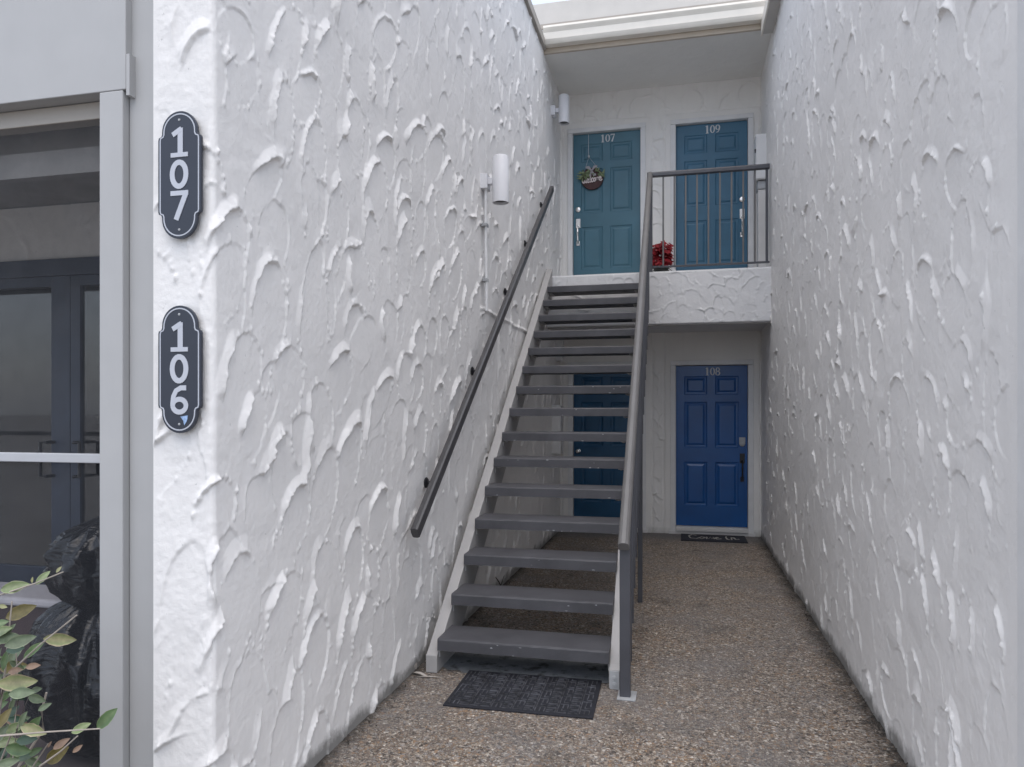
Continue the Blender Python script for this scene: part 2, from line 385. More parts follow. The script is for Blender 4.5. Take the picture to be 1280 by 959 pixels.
def trowel(u, v, seed, spacing=(0.24, 0.28), a_r=(0.07, 0.13), b_r=(0.12, 0.225), amp=(0.007, 0.022), depth=0.0038,
           lean=(17, 17), lipdir=(64, 24), lipw=(0.020, 0.042), crumbs=16, cov=1.3, pw=1.2, share=0.7, half=(32, 60)):
    rg = np.random.default_rng(seed)
    n1, n2, n3 = lattice(u, v, 0.05, seed+1), lattice(u, v, 0.016, seed+2), lattice(u, v, 0.35, seed+3)
    H = (0.004 * n3 + 0.0012 * n1).astype(np.float32)
    U0, U1, V0, V1 = u.min()-0.1, u.max()+0.1, v.min()-0.1, v.max()+0.1
    pts = []
    du, dv = spacing[0] / math.sqrt(cov), spacing[1] / math.sqrt(cov)
    nu_, nv_ = int((U1-U0)/du)+1, int((V1-V0)/dv)+1
    for i in range(nu_):
        for j in range(nv_):
            pts.append((U0 + (i + rg.uniform(-.1, 1.1))*du, V0 + (j + 0.5*(i % 2) + rg.uniform(-.1, 1.1))*dv))
    rg.shuffle(pts)
    for cu, cv in pts:
        a = rg.uniform(*a_r); b_ = rg.uniform(*b_r); th = R(rg.normal(*lean)); ph0 = R(rg.normal(*lipdir))
        am = amp[0] + (amp[1]-amp[0]) * rg.random()**pw; w = rg.uniform(*lipw); hw = R(rg.uniform(*half))
        if rg.random() > share: am *= 0.12
        rad = b_ * 1.15 + w + a
        i0, i1 = np.searchsorted(u, (cu-rad, cu+rad)); j0, j1 = np.searchsorted(v, (cv-rad, cv+rad))
        if i1-i0 < 2 or j1-j0 < 2: continue
        uu = (u[i0:i1]-cu)[:, None]; vv = (v[j0:j1]-cv)[None, :]
        N1, N2 = n1[i0:i1, j0:j1], n2[i0:i1, j0:j1]
        p = uu*math.sin(th) + vv*math.cos(th); q = uu*math.cos(th) - vv*math.sin(th)
        r = np.sqrt((q/a)**2 + (p/b_)**2)
        e = (r - 1) * a + 0.0045*N1*rg.uniform(.3, 1.5) + 0.0018*N2
        inside = sstep(-e, 0.0, 0.005)
        fade = sstep(p/b_, -0.95, -0.1)
        win = H[i0:i1, j0:j1]
        fl = rg.normal(0, 0.0013) - depth*(0.35 + 0.65*np.clip(p/b_, -1, 1)) + q*rg.normal(0, 0.009) + 0.0006*N1
        # lip of squeezed-out plaster, strongest on one side of the scoop
        phi = np.arctan2(-q/a, p/b_)
        dph = np.abs((phi - ph0 + PI) % (2*PI) - PI)
        wt = 1 - sstep(dph + 0.10*N1 + 0.06*N2, hw*0.55, hw*1.1)
        lip = am * wt * np.clip(1 - e/(w*(0.45+0.55*wt)), 0, 1) * (e > -0.005) * (1 + 0.10*N2 + 0.10*N1)
        rim = 0.0012 * np.clip(1 - np.abs(e)/0.008, 0, 1) * np.clip(N2 + 0.3*N1, 0, 1) * 2 * (p/b_ > -0.8)
        new = win*(1 - inside*fade) + fl*inside*fade
        new = new + lip*(1-inside) * np.clip(1 - win/0.03, 0.1, 1) + rim
        H[i0:i1, j0:j1] = new
        for k in range(int(crumbs * rg.uniform(.3, 1.6))):
            t = rg.uniform(-2.6, 2.6); rr = 1 + rg.normal(0.04, 0.05)
            qq, pp = -math.sin(t)*a*rr, math.cos(t)*b_*rr
            x, y = cu + pp*math.sin(th) + qq*math.cos(th), cv + pp*math.cos(th) - qq*math.sin(th)
            s_ = rg.uniform(0.004, 0.011); hh = rg.uniform(0.002, 0.007)*min(1, am/0.01)
            ci0, ci1 = np.searchsorted(u, (x-s_, x+s_)); cj0, cj1 = np.searchsorted(v, (y-s_*1.6, y+s_*1.6))
            if ci1 > ci0 and cj1 > cj0:
                dd = ((u[ci0:ci1]-x)/s_)[:, None]**2 + ((v[cj0:cj1]-y)/(s_*1.6))[None, :]**2
                H[ci0:ci1, cj0:cj1] += hh*np.clip(1-dd, 0, 1)
    H += 0.0005*n2
    return np.clip(H, -0.02, 0.045)

def grid_obj(name, P, mat, parent=None, keep=None, extra=None):
    """P[nu, nv, 3] -> one smooth mesh; keep[nu-1, nv-1] leaves openings"""
    nu, nv = P.shape[:2]; o3 = ORG.get(parent, Vector((0,0,0))) if parent else Vector((0,0,0))
    V = P.reshape(-1, 3) - np.array(o3)
    idx = np.arange(nu*nv).reshape(nu, nv)
    q = np.stack([idx[:-1,:-1], idx[1:,:-1], idx[1:,1:], idx[:-1,1:]], -1)
    q = q[keep] if keep is not None else q.reshape(-1, 4)
    me = bpy.data.meshes.new(name)
    ex_v, ex_f = (np.array([(a-o3.x, b_-o3.y, c_-o3.z) for a, b_, c_ in extra.v]), np.array(extra.f) + len(V)) if extra else (np.zeros((0,3)), np.zeros((0,4), int))
    V = np.concatenate([V, ex_v]).astype(np.float32); nq = len(q); q = np.concatenate([q, ex_f])
    me.vertices.add(len(V)); me.vertices.foreach_set('co', V.ravel())
    me.loops.add(q.size); me.loops.foreach_set('vertex_index', q.ravel().astype(np.int32))
    me.polygons.add(len(q)); me.polygons.foreach_set('loop_start', np.arange(0, q.size, 4, dtype=np.int32))
    me.update(calc_edges=True)
    sm = np.ones(len(q), bool); sm[nq:] = False
    me.polygons.foreach_set('use_smooth', sm)
    me.materials.append(mat); me.validate()
    o = bpy.data.objects.new(name, me); COL.objects.link(o)
    if parent: o.parent = parent
    ORG[o] = o3; return o

def stepped(u0, u1, s0, k):
    out = [u0]
    while out[-1] < u1: out.append(out[-1] + s0 + k*(out[-1]-u0))
    out[-1] = u1
    return np.array(out)

ZTOP = 5.86
vz = np.concatenate([np.arange(-0.03, 3.3, 0.0065), np.arange(3.3, ZTOP, 0.0095), [ZTOP]])
# left wall: wraps round its free front end, X -1.80..-1.56 at Y 2.18, then back along X -1.56
XL, XR, YF, YB = -1.56, 0.96, 2.18, 9.45
ul = np.concatenate([np.arange(-0.24, 0, 0.005), stepped(0, YB-YF, 0.0045, 0.0013)])
H = trowel(ul, vz, 101)
capm = (ul < 0)[:, None]
H = np.where(capm, H*0.75 + 0.0009*lattice(ul, vz, 0.028, 8) + 0.0007*lattice(ul, vz, 0.011, 9), H)
H[:6] *= np.linspace(0.1, 1, 6)[:, None]
# seam of thick plaster running back from the conduit
yy = ul + YF
lip = (np.exp(-((vz[None,:]-2.375-0.006*np.sin(yy*9)[:,None])/0.016)**2)*0.016)*((yy > 5.55) & (yy < 7.7))[:, None]
H = H + lip*(1+0.4*lattice(ul, vz, 0.03, 5))
rc = 0.022
px_ = np.where(ul < -rc, XL+ul, XL); py_ = np.where(ul < -rc, YF, YF+ul)
ang = np.clip((ul+rc)/(2*rc), 0, 1)*PI/2
arc = np.abs(ul) < rc
px_ = np.where(arc, XL-rc+rc*np.sin(ang), px_); py_ = np.where(arc, YF+rc-rc*np.cos(ang), py_)
nx_, ny_ = np.sin(ang), -np.cos(ang)
P = np.stack([px_[:,None] + nx_[:,None]*H, py_[:,None] + ny_[:,None]*H, np.broadcast_to(vz[None,:], H.shape)], -1)
core = MB().box(-1.80, XL-0.022, YF+0.022, YB, -0.03, ZTOP)
wl = grid_obj('stucco_wall', P, M['stucco'], extra=core)
tag(wl, 'tall white trowelled stucco wall left of the stairs, carrying the number plaques', 'wall')

# right wall
ur = stepped(0, YB-2.40, 0.005, 0.0013)
H = trowel(ur, vz, 202, spacing=(0.27, 0.25), b_r=(0.10, 0.18), a_r=(0.07, 0.13), amp=(0.006, 0.0165), lipw=(0.018, 0.040), share=0.65, half=(28, 54), lean=(14, 22), depth=0.0028, crumbs=10)
edge = sstep(ur, 0.05, 0.13)[:, None]; H = H*edge
P = np.stack([XR - H, np.broadcast_to((2.40+ur)[:,None], H.shape), np.broadcast_to(vz[None,:], H.shape)], -1)
core = MB().box(XR+0.022, XR+0.30, 2.40, YB, -0.03, ZTOP)
core.add([(XR,2.40,-.03),(XR+.30,2.40,-.03),(XR+.30,2.40,ZTOP),(XR,2.40,ZTOP)], [(0,1,2,3)])
wr = grid_obj('stucco_wall', P, M['stucco'], extra=core)
tag(wr, 'tall white trowelled stucco wall along the right side of the open walkway', 'wall')
cb = obj('corner_board', MB().box(XR-0.006, XR+0.09, 2.31, 2.398, 0, ZTOP), M['white'], None, bevel=0.004)
tag(cb, 'smooth white corner board at the near end of the right stucco wall', 'trim')

# back wall with four door openings
DW, DH = 0.87, 2.03
DOORS = [(-1.385, 0.105, '106'), (-0.07, 0.105, '108'), (-1.39, 3.17, '107'), (-0.07, 3.17, '109')]
ub = np.arange(XL-0.02, XR+0.02, 0.0105); vb = np.arange(-0.03, 5.8, 0.0105)
H = trowel(ub, vb, 303, spacing=(0.24, 0.22), a_r=(0.10, 0.16), b_r=(0.12, 0.19), amp=(0.007, 0.018), depth=0.008, lean=(5, 22),
           lipdir=(5, 60), lipw=(0.012, 0.026), crumbs=3, pw=1.0, share=0.9, half=(50, 90))
keep = np.ones((len(ub)-1, len(vb)-1), bool)
um, vm = (ub[:-1]+0.005)[:, None], (vb[:-1]+0.005)[None, :]
for x, z, nme in DOORS:
    keep &= ~((um > x-0.05) & (um < x+DW+0.05) & (vm > z-0.2) & (vm < z+DH+0.045))
    # flat plaster band round each frame
    d = np.maximum(np.maximum(x-ub, ub-x-DW)[:, None], np.maximum(z-9, vb-z-DH)[None, :])
    band = sstep(d, 0.13, 0.165); H = H*band + (1-band)*0.001 - 0.008*np.exp(-((d-0.15)/0.012)**2)
P = np.stack([np.broadcast_to(ub[:,None], H.shape), YB - H, np.broadcast_to(vb[None,:], H.shape)], -1)
core = MB().box(XL-0.3, XR+0.3, YB+0.12, YB+0.3, -0.03, 5.8)
wb = grid_obj('stucco_back_wall', P, M['stucco_back'], keep=keep, extra=core)
tag(wb, 'white scalloped stucco back wall holding the four blue doors on two floors', 'wall')

# ------------------------------------------------------------------ ground and walkway
g = MB(); n = 40
g.add([(-300,-300,-0.03),(300,-300,-0.03),(300,300,-0.03),(-300,300,-0.03)], [(0,1,2,3)])
struct(obj('ground', g, M['ground']))
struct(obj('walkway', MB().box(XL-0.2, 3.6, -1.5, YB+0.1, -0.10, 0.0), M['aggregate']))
pad = MB(); rr_ = random.Random(3); ring = []
for k in range(60):
    t = 2*PI*k/60; ct, st_ = math.cos(t), math.sin(t)
    ring.append((-0.88 + 0.56*math.copysign(abs(ct)**0.35, ct) + rr_.uniform(-.015,.015), 4.34 + 0.22*math.copysign(abs(st_)**0.5, st_) + rr_.uniform(-.012,.012), 0.004))
pad.add(ring, [tuple(range(60))])
struct(obj('cement_patch', pad, M['cement']))
struct(obj('planting_bed', MB().box(-6.0, XL-0.19, 0.6, 2.19, -0.10, 0.012), M['mulch']))

# ------------------------------------------------------------------ doors
def frame_xz(x, y, z): # local x -> +X, local y -> +Z, local z -> -Y (towards the viewer)
    return Matrix(((1,0,0,x),(0,0,-1,y),(0,1,0,z),(0,0,0,1)))
def digit(mb, ch, fr, x, y, w, h, d0, d1, serif=False):
    P2 = lambda pts: [(x + a*w/0.64, y + b_*h) for a, b_ in pts]
    u = h
    e = 0.00025
    def rb(pts, ww, closed=False):
        nonlocal e
        e += 0.0003
        mb.ribbon(P2(pts), [k*u for k in ww] if isinstance(ww, list) else ww*u*1.18, fr, d0, d1+e, closed)
    ell = lambda cx, cy, rx, ry, n=26: [(cx + rx*math.cos(2*PI*k/n), cy + ry*math.sin(2*PI*k/n)) for k in range(n)]
    vw = lambda thin, fat, n=26: [thin + (fat-thin)*abs(math.cos(2*PI*k/n))**1.3 for k in range(n)]
    if not serif:
        if ch == '1':
            rb([(.36,0.02),(.36,1)], .17); rb([(.10,.77),(.22,.85),(.40,.965)], .15); rb([(.04,.06),(.62,.06)], .13)
        elif ch == '0': rb(ell(.32,.5,.235,.42), .16, True)
        elif ch == '7': rb([(.03,.93),(.63,.93)], .14); rb([(.55,.90),(.41,.52),(.22,0)], .165)
        elif ch == '6': rb(ell(.33,.30,.225,.225), .15, True); rb([(.56,.92),(.38,.92),(.22,.82),(.13,.62),(.105,.40),(.105,.28)], .15)
    else:
        if ch == '1': rb([(.32,0),(.32,1)], .17); rb([(.12,.02),(.52,.02)], .05); rb([(.12,.86),(.32,.96)], .08)
        elif ch == '0': rb(ell(.32,.5,.25,.46), vw(.06,.17), True)
        elif ch == '7': rb([(.04,.95),(.62,.95)], .10); rb([(.58,.93),(.42,.55),(.22,0)], [.07,.13,.19]); rb([(.06,.98),(.06,.80)], .05)
        elif ch == '8': rb(ell(.32,.74,.21,.22), vw(.06,.14), True); rb(ell(.32,.26,.25,.24), vw(.06,.15), True)
        elif ch == '9': rb(ell(.32,.68,.24,.29), vw(.06,.16), True); rb([(.56,.70),(.52,.38),(.36,.10),(.14,.03)], [.15,.14,.09,.07])

def door(x, z, num, mat, label, knob_right, dark=False, plain=False):
    yd = YB + 0.045
    t = thing('front_door', label, 'door', (x + DW/2, YB, z))
    # leaf with six raised panels
    xs = [0, .115, .435, .55, .87, 1.0]; xs = [0, .118*DW, .440*DW, .555*DW, .878*DW, DW]
    zs = [0, .125*DH, .400*DH, .490*DH, .775*DH, .820*DH, .935*DH, DH]
    mb = MB()
    for i in range(5):
        for j in range(7):
            x0, x1, z0, z1 = x+xs[i], x+xs[i+1], z+zs[j], z+zs[j+1]
            if i in (1, 3) and j in (1, 3, 5):
                rings = [(0, 0), (0.010, 0.010), (0.030, 0.012), (0.052, 0.003), (0.056, 0.003)]
                vs = []
                for ins, dp in rings:
                    vs += [(x0+ins, yd+dp, z0+ins), (x1-ins, yd+dp, z0+ins), (x1-ins, yd+dp, z1-ins), (x0+ins, yd+dp, z1-ins)]
                fs = [(4*k+a, 4*k+(a+1) % 4, 4*k+4+(a+1) % 4, 4*k+4+a) for k in range(len(rings)-1) for a in range(4)]
                fs.append(tuple(4*(len(rings)-1)+a for a in range(4)))
                mb.add(vs, fs)
            else: mb.add([(x0,yd,z0),(x1,yd,z0),(x1,yd,z1),(x0,yd,z1)], [(0,1,2,3)])
    mb.add([(x,yd,z),(x+DW,yd,z),(x+DW,yd,z+DH),(x,yd,z+DH),(x,yd+.04,z),(x+DW,yd+.04,z),(x+DW,yd+.04,z+DH),(x,yd+.04,z+DH)],
           [(0,1,5,4),(1,2,6,5),(2,3,7,6),(3,0,4,7),(4,5,6,7)])
    leaf = obj('door_leaf', mb, mat, t)
    # frame: jambs, head, threshold
    fb = MB(); o = 0.07; y0, y1 = YB-0.022, YB+0.115
    fb.box(x-o, x-0.004, y0, y1, z-0.10 if z < 1 else z-0.02, z+DH+0.004)
    fb.box(x+DW+0.004, x+DW+o, y0, y1, z-0.10 if z < 1 else z-0.02, z+DH+0.004)
    fb.box(x-o, x+DW+o, y0, y1, z+DH+0.006, z+DH+0.066)
    fr = obj('door_frame', fb, M['white'], t, bevel=0.004)
    obj('threshold', MB().box(x-0.002, x+DW+0.002, YB-0.05, YB+0.10, z-0.06 if z < 1 else z-0.03, z-0.006), M['trimwhite'], t, bevel=0.004)
    if z < 1: obj('step_face', MB().box(x-o-0.02, x+DW+o+0.02, YB-0.03, YB+0.10, 0, z-0.062), M['trimwhite'], t, bevel=0.004)
    # hardware
    hx = x + (DW-0.062 if knob_right else 0.062)
    if plain:
        k = MB(); k.lathe([(.028,0),(.028,.006),(.010,.010),(.010,.035),(.026,.045),(.030,.06),(.022,.072),(0.001,.076)], (hx, yd-0.001, z+0.93), 18, Matrix(((1,0,0),(0,0,-1),(0,1,0))))
        obj('door_knob', k, M['chrome'], t, smooth=True)
    else:
        k = MB(); k.lathe([(.034,0),(.034,.010),(.026,.016),(.016,.018),(0.001,.019)], (hx, yd-0.001, z+1.045), 20, Matrix(((1,0,0),(0,0,-1),(0,1,0))))
        if dark: k.box(hx-.036, hx+.036, yd-.012, yd-.0005, z+1.045, z+1.125)
        obj('deadbolt', k, M['chrome'] if not dark else M['galv'], t, smooth=False)
        hm = M['black'] if dark else M['chrome']
        k = MB()
        k.box(hx-.030, hx+.030, yd-.010, yd-.0005, z+.80, z+.925)
        k.tube([(hx, yd-.008, z+.83), (hx, yd-.05, z+.815), (hx, yd-.06, z+.74), (hx, yd-.05, z+.63), (hx, yd-.008, z+.60)], .013, 8)
        k.box(hx-.022, hx+.022, yd-.010, yd-.0005, z+.57, z+.63)
        obj('handle', k, hm, t, bevel=0.003)
    if num:
        k = MB(); f = frame_xz(0, yd, 0)
        h = 0.098; w = 0.058; gap = 0.064
        for i, ch in enumerate(num):
            digit(k, ch, f, x + DW*0.52 - 1.5*gap + i*gap, z + DH - 0.122, w, h, 0.0005, 0.004, True)
        obj('house_number', k, M['digit'], t)
    return t
door(-1.385, 0.105, None, painted('door_petrol', (0.003, 0.062, 0.145), 0.35, 0.2, scale=3, grain=(10, 10, 0.8), bumps=0.2), 'dark petrol blue door seen behind the open stair treads', False, plain=True)
door(-0.07, 0.105, '108', M['door_low'], 'royal blue six panel door numbered 108 on the ground floor', True, dark=True)
d107 = door(-1.39, 3.17, '107', M['door_up'], 'teal blue six panel door numbered 107 at the head of the stairs', False)
door(-0.07, 3.17, '109', M['door_mid'], 'teal blue six panel door numbered 109 behind the balcony railing', True)

# welcome sign on door 107
wy = YB + 0.030
t = thing('welcome_sign', 'round brown welcome sign with leaves and bow hanging on door 107', 'sign', (-1.14, wy, 4.61))
m3 = Matrix(((1,0,0),(0,0,-1),(0,1,0)))
obj('disc', MB().lathe([(.142,0),(.146,.004),(.142,.014),(.001,.015)], (-1.14, wy, 4.605), 36, m3), M['wood_disc'], t)
f = frame_xz(0, wy, 0)
k = MB()
sc = 0.00215
word = [ # one looping line, read off the sign
 [(0,40),(6,20),(14,12),(20,24),(24,40),(26,22),(34,12),(40,26),(42,42)],
 [(44,24),(54,32),(56,40),(50,44),(44,34),(46,18),(54,12),(62,20)],
 [(62,20),(70,44),(74,66),(68,72),(64,50),(64,22),(70,12),(76,18)],
 [(96,40),(88,44),(80,34),(80,20),(88,12),(96,18)],
 [(108,42),(100,34),(100,20),(108,12),(116,22),(114,36),(108,42),(118,40)],
 [(120,42),(122,14),(124,34),(132,42),(136,32),(136,14),(138,34),(146,42),(150,30),(150,14)],
 [(152,24),(164,32),(166,42),(158,46),(152,34),(154,18),(162,10),(174,22)]]
for i, s_ in enumerate(word):
    k.ribbon([(-1.14 + (a-87)*0.00150, 4.588 + (b_-30 + (a-87)*0.10)*0.00165) for a, b_ in s_], 0.0155, f, 0.016, 0.0225 + i*0.0004)
obj('lettering', k, M['pinkwhite'], t)
def leafquad(mb, c, d, nrm, L, W, bend=0.0, seg=5):
    """folded pointed leaf from c along d"""
    d = Vector(d).normalized(); nrm = Vector(nrm); s_ = d.cross(nrm).normalized(); nrm = s_.cross(d).normalized()
    vs = []
    for i in range(seg+1):
        t_ = i/seg; w = W*0.5*(math.sin(PI*t_**0.85))**0.75 if 0 < t_ < 1 else W*0.01
        p = Vector(c) + d*L*t_ - nrm*bend*L*t_*t_
        vs += [p + s_*w + nrm*w*0.25, p, p - s_*w + nrm*w*0.25]
    fs = []
    for i in range(seg):
        a = 3*i; fs += [(a, a+1, a+4, a+3), (a+1, a+2, a+5, a+4)]
    mb.add(vs, fs); return len(vs)
rl = random.Random(5)
k = MB()
for i in range(46):
    side = -1 if i % 3 else 1
    cx_ = -1.14 + side*rl.uniform(.03, .15); cz_ = 4.70 - abs(cx_+1.14)*0.45 + rl.uniform(-.035, .03)
    a = rl.uniform(0, 2*PI)
    leafquad(k, (cx_, wy-0.018-rl.random()*0.02, cz_), (math.cos(a)+side*.5, -0.25, math.sin(a)), (0, -1, 0.2), rl.uniform(.04, .075), .022, 0.2)
obj('leaves', k, M['sage'], t)
k = MB()
for sx_, sz_ in ((-.075, .045), (.07, .05), (-.045, -.055), (.055, -.05)):
    k.ribbon([(-1.145, 4.70), (-1.145+sx_*.55, 4.70+sz_*1.1), (-1.145+sx_, 4.70+sz_)], [.016, .034, .03], f, 0.03, 0.036 + abs(sx_)*.01)
k.lathe([(.001,0),(.014,.002),(.016,.01),(.001,.018)], (-1.145, wy-.03, 4.70), 12, m3)
obj('bow', k, M['ribbon'], t)
k = MB(); k.tube([(-1.19, wy, 5.195), (-1.19, wy-.004, 4.95), (-1.185, wy-.006, 4.89)], .0032, 6)
k.tube([(-1.185, wy-.006, 4.89), (-1.24, wy-.006, 4.72)], .0018, 5); k.tube([(-1.185, wy-.006, 4.89), (-1.05, wy-.006, 4.72)], .0018, 5)
k.lathe([(.001,-.02),(.012,-.01),(.012,.01),(.001,.02)], (-1.185, wy-.008, 4.90), 10)
obj('hanger', k, M['digit'], t)

# ------------------------------------------------------------------ landing, overhang, eaves
YL = 8.40
t = thing('balcony', 'white stucco upper landing with deep front edge below doors 107 and 109', 'balcony', (-0.3, YL, 2.54))
ul2 = np.arange(XL, XR+0.001, 0.009); vl2 = np.concatenate([np.arange(2.545, 3.142, 0.008), [3.142]])
H = trowel(ul2, vl2, 404, spacing=(0.13, 0.13), a_r=(0.05, 0.09), b_r=(0.07, 0.13), amp=(0.002, 0.008), depth=0.003, lean=(0, 50), lipdir=(0, 100), lipw=(0.008, 0.02), crumbs=3, half=(40, 80))
P = np.stack([np.broadcast_to(ul2[:,None], H.shape), YL - H, np.broadcast_to(vl2[None,:], H.shape)], -1)
P[:, -1, 1] = YL + 0.02; P[:, 0, 1] = YL + 0.02
ex = MB().box(XL-0.01, XR+0.01, YL+0.012, YB+0.05, 2.56, 3.150)
grid_obj('landing_slab', P, M['landing'], t, extra=ex)
obj('drip_edge', MB().box(XL+0.02, XR-0.01, YL+0.014, YL+0.05, 2.530, 2.547), M['porchdark'], t, bevel=0.003)

t = thing('roof_overhang', 'grey roof overhang with white gutter above the upper doors', 'roof', (-0.3, 8.3, 5.7))
uc = np.arange(XL-0.03, XR+0.02, 0.012); vc = np.arange(8.31, YB+0.02, 0.012)
H = trowel(uc, vc, 505, spacing=(0.2, 0.2), a_r=(0.08, 0.14), b_r=(0.08, 0.14), amp=(0.0005, 0.003), depth=0.001, lean=(0, 90), lipdir=(0, 100), lipw=(0.008, 0.02), crumbs=1)*0.6
P = np.stack([np.broadcast_to(uc[:,None], H.shape), np.broadcast_to(vc[None,:], H.shape), 5.712 - H], -1)
grid_obj('soffit', P, M['ceiling'], t, extra=MB().box(-7.0, 7.0, 8.34, 14.0, 5.74, 6.02))
obj('frieze_board', MB().box(XL, 0.86, 8.27, 8.305, 5.708, 5.86), painted('tan_frieze', (0.46, 0.395, 0.32), 0.5, 0.05), t, bevel=0.003)
k = MB(); prof = [(0,0),(0,.19),(-.015,.19),(-.025,.175),(-.120,.175),(-.128,.19),(-.142,.19),(-.146,.165),(-.138,.15),(-.120,.12),(-.118,.045),(-.105,.02),(-.09,0)]
k.sweep([(a, b_) for a, b_ in prof], (XL+0.02, 8.266, 5.765), (0.885, 8.266, 5.765), (0,1,0), (0,0,1))
obj('gutter', k, M['gutter'], t, bevel=0.002)
obj('upper_fascia', MB().box(XL-2.0, XR+1.5, 8.26, 8.33, 6.04, 6.29), M['fascia'], t, bevel=0.004)
obj('shadow_strip', MB().box(XL-0.05, XR, 8.24, 8.27, 5.985, 6.037), M['taupe'], t)  # taupe box standing in for the shadow line between gutter and fascia

t = tag(obj('eave_trim', MB().box(XL-0.3, XL+0.035, 2.1, 8.24, 5.735, 5.835), M['taupe'], None, bevel=0.004), 'thin taupe trim board along the top of the left stucco wall', 'trim')
k = MB().box(0.852, 1.4, 2.2, 8.255, 5.64, 5.72)
t = thing('roof_eave', 'narrow grey eave along the top of the right stucco wall', 'eave', (1.0, 5, 5.64))
obj('soffit_board', k, M['fascia'], t, bevel=0.004)
obj('drip_edge', MB().box(0.835, 0.852, 2.2, 8.255, 5.62, 5.76), M['gutter'], t, bevel=0.002)

# ------------------------------------------------------------------ stairs
NT, RISE, RUN, Y0 = 15, 0.197, 0.2815, 4.08
SKEW = -0.0153
t = thing('staircase', 'open riser staircase with dark grey treads rising to the upper doors', 'stairs', (-0.9, 4.1, 0))
slope = RISE/RUN
ln = lambda y: 0.205 + slope*(y - Y0)
def stringer(xi0, xi1):
    ya, yb = 4.075, YL-0.012
    D = 0.36
    mb = MB(); top = lambda y: ln(y) - 0.098 + 0.026*(y - Y0)
    yfoot = ya; zt = 0.125
    ypt = Y0 + (zt + 0.098 - 0.205)/slope
    yb0 = Y0 + (D + 0.098 - 0.205)/slope + 0.0
    prof = [(yfoot, 0.001), (yfoot, zt-0.02), (ypt+0.01, zt), (yb, top(yb)), (yb, top(yb)-D), (yb0, 0.001)]
    vs = [(x + SKEW*(y-Y0), y, z) for x in (xi0, xi1) for y, z in prof]; n = len(prof)
    fs = [tuple(range(n)), tuple(range(n, 2*n))] + [(i, (i+1) % n, n+(i+1) % n, n+i) for i in range(n)]
    mb.add(vs, fs); return mb
obj('stringer', stringer(-1.482, -1.412), M['stringer'], t, bevel=0.004)
obj('stringer', stringer(-0.398, -0.336), M['stringer'], t, bevel=0.004)
obj('foot_bracket', MB().box(-0.392, -0.340, 4.066, 4.0745, 0.001, 0.10).lathe([(.012,0),(.012,.006),(.001,.008)], (-0.366, 4.066, 0.065), 10, m3).lathe([(.012,0),(.012,.006),(.001,.008)], (-0.366, 4.066, 0.03), 10, m3), M['galv'], t)
rt = random.Random(9)
for i in range(NT):
    y = Y0 + RUN*i; z = 0.205 + RISE*i; dx = SKEW*(y-Y0)
    xa, xb_ = -1.4115+dx, -0.3985+dx
    mb = MB(); dz = rt.uniform(-.003, .003); tw = rt.uniform(-.004, .004)
    # rounded nosing, gently worn front edge
    prof = [(0.0,-.070),(0.0,-.010),(.004,-.003),(.012,0),(.285,0),(.290,-.005),(.290,-.066),(.286,-.070)]
    nseg = 24; vs = []; fs = []; n = len(prof)
    for j in range(nseg+1):
        x = xa + (xb_-xa)*j/nseg
        for a, b_ in prof:
            wob = rt.uniform(-.0012, .0012) if a < 0.013 else 0
            vs.append((x, y + a + wob + tw*(j/nseg-.5), z + dz + b_ + wob*.6))
    for j in range(nseg):
        for q in range(n): fs.append((j*n+q, j*n+(q+1) % n, (j+1)*n+(q+1) % n, (j+1)*n+q))
    fs += [tuple(range(n)), tuple(nseg*n+q for q in range(n))]
    mb.add(vs, fs); nf = len(mb.f); ch = mb
    nch = rt.randint(1, 5) if i < 9 else 0
    for q in range(nch):            # flaked paint along the nosing and lower edge
        cx_ = rt.uniform(xa+.05, xb_-.05); cz_ = z + dz + (rt.choice([-.012, -.016, -.062, -.066, -.03])); wx, hz_ = rt.uniform(.003, .014), rt.uniform(.0015, .004)
        yy = y - 0.0030
        pl = [(cx_ + wx*math.cos(a_)*rt.uniform(.5, 1.2), cz_ + hz_*math.sin(a_)*rt.uniform(.5, 1.2)) for a_ in [2*PI*w_/9 for w_ in range(9)]]
        ch.prism(pl, frame_xz(0, yy, 0), 0, 0.0012)
    to = obj('tread', mb, M['tread'], t); to.data.materials.append(M['chip'])
    for pf in list(to.data.polygons)[nf:]: pf.material_index = 1
    for xs_, d in ((xa+0.002, 1), (xb_-0.002, -1)):
        br = MB(); x0_, x1_ = sorted((xs_, xs_+d*0.045)); br.box(x0_, x1_, y+.03, y+.25, z-.078, z-.0735)
        x0_, x1_ = sorted((xs_, xs_+d*0.005)); br.box(x0_, x1_, y+.03, y+.25, z-.118, z-.079)
        for yy_ in (.07, .20): br.lathe([(.010,0),(.010,-.006),(.001,-.008)], (xs_+d*.025, y+yy_, z-.078), 8)
        obj('tread_bracket', br, M['stringer'], t)

def xrail(y): return -0.300 - 0.0150*(y-3.97)
rprof = [(-.030,-.022),(-.024,-.028),(.024,-.028),(.030,-.022),(.030,.010),(.022,.022),(.010,.028),(-.010,.028),(-.022,.022),(-.030,.010)]
t = thing('stair_railing', 'grey metal railing along the open right side of the staircase', 'railing', (-0.3, 4.0, 0))
ra, rb_ = Vector((xrail(3.93)-.003, 3.90, 0.830)), Vector((-0.352, 8.40, 4.262))
dr = (rb_-ra).normalized(); upv = Vector((1,0,0)).cross(dr)*1.0
obj('handrail', MB().sweep(rprof, ra, rb_, (1,0,0), upv), M['rail_grey'], t, bevel=0.002)
zr = lambda y: ra.z + (rb_.z-ra.z)*(y-ra.y)/(rb_.y-ra.y) - 0.038
obj('newel_post', MB().box(xrail(3.97)-.028, xrail(3.97)+.030, 3.95, 4.0, 0.001, zr(3.97)), M['post'], t, bevel=0.004)
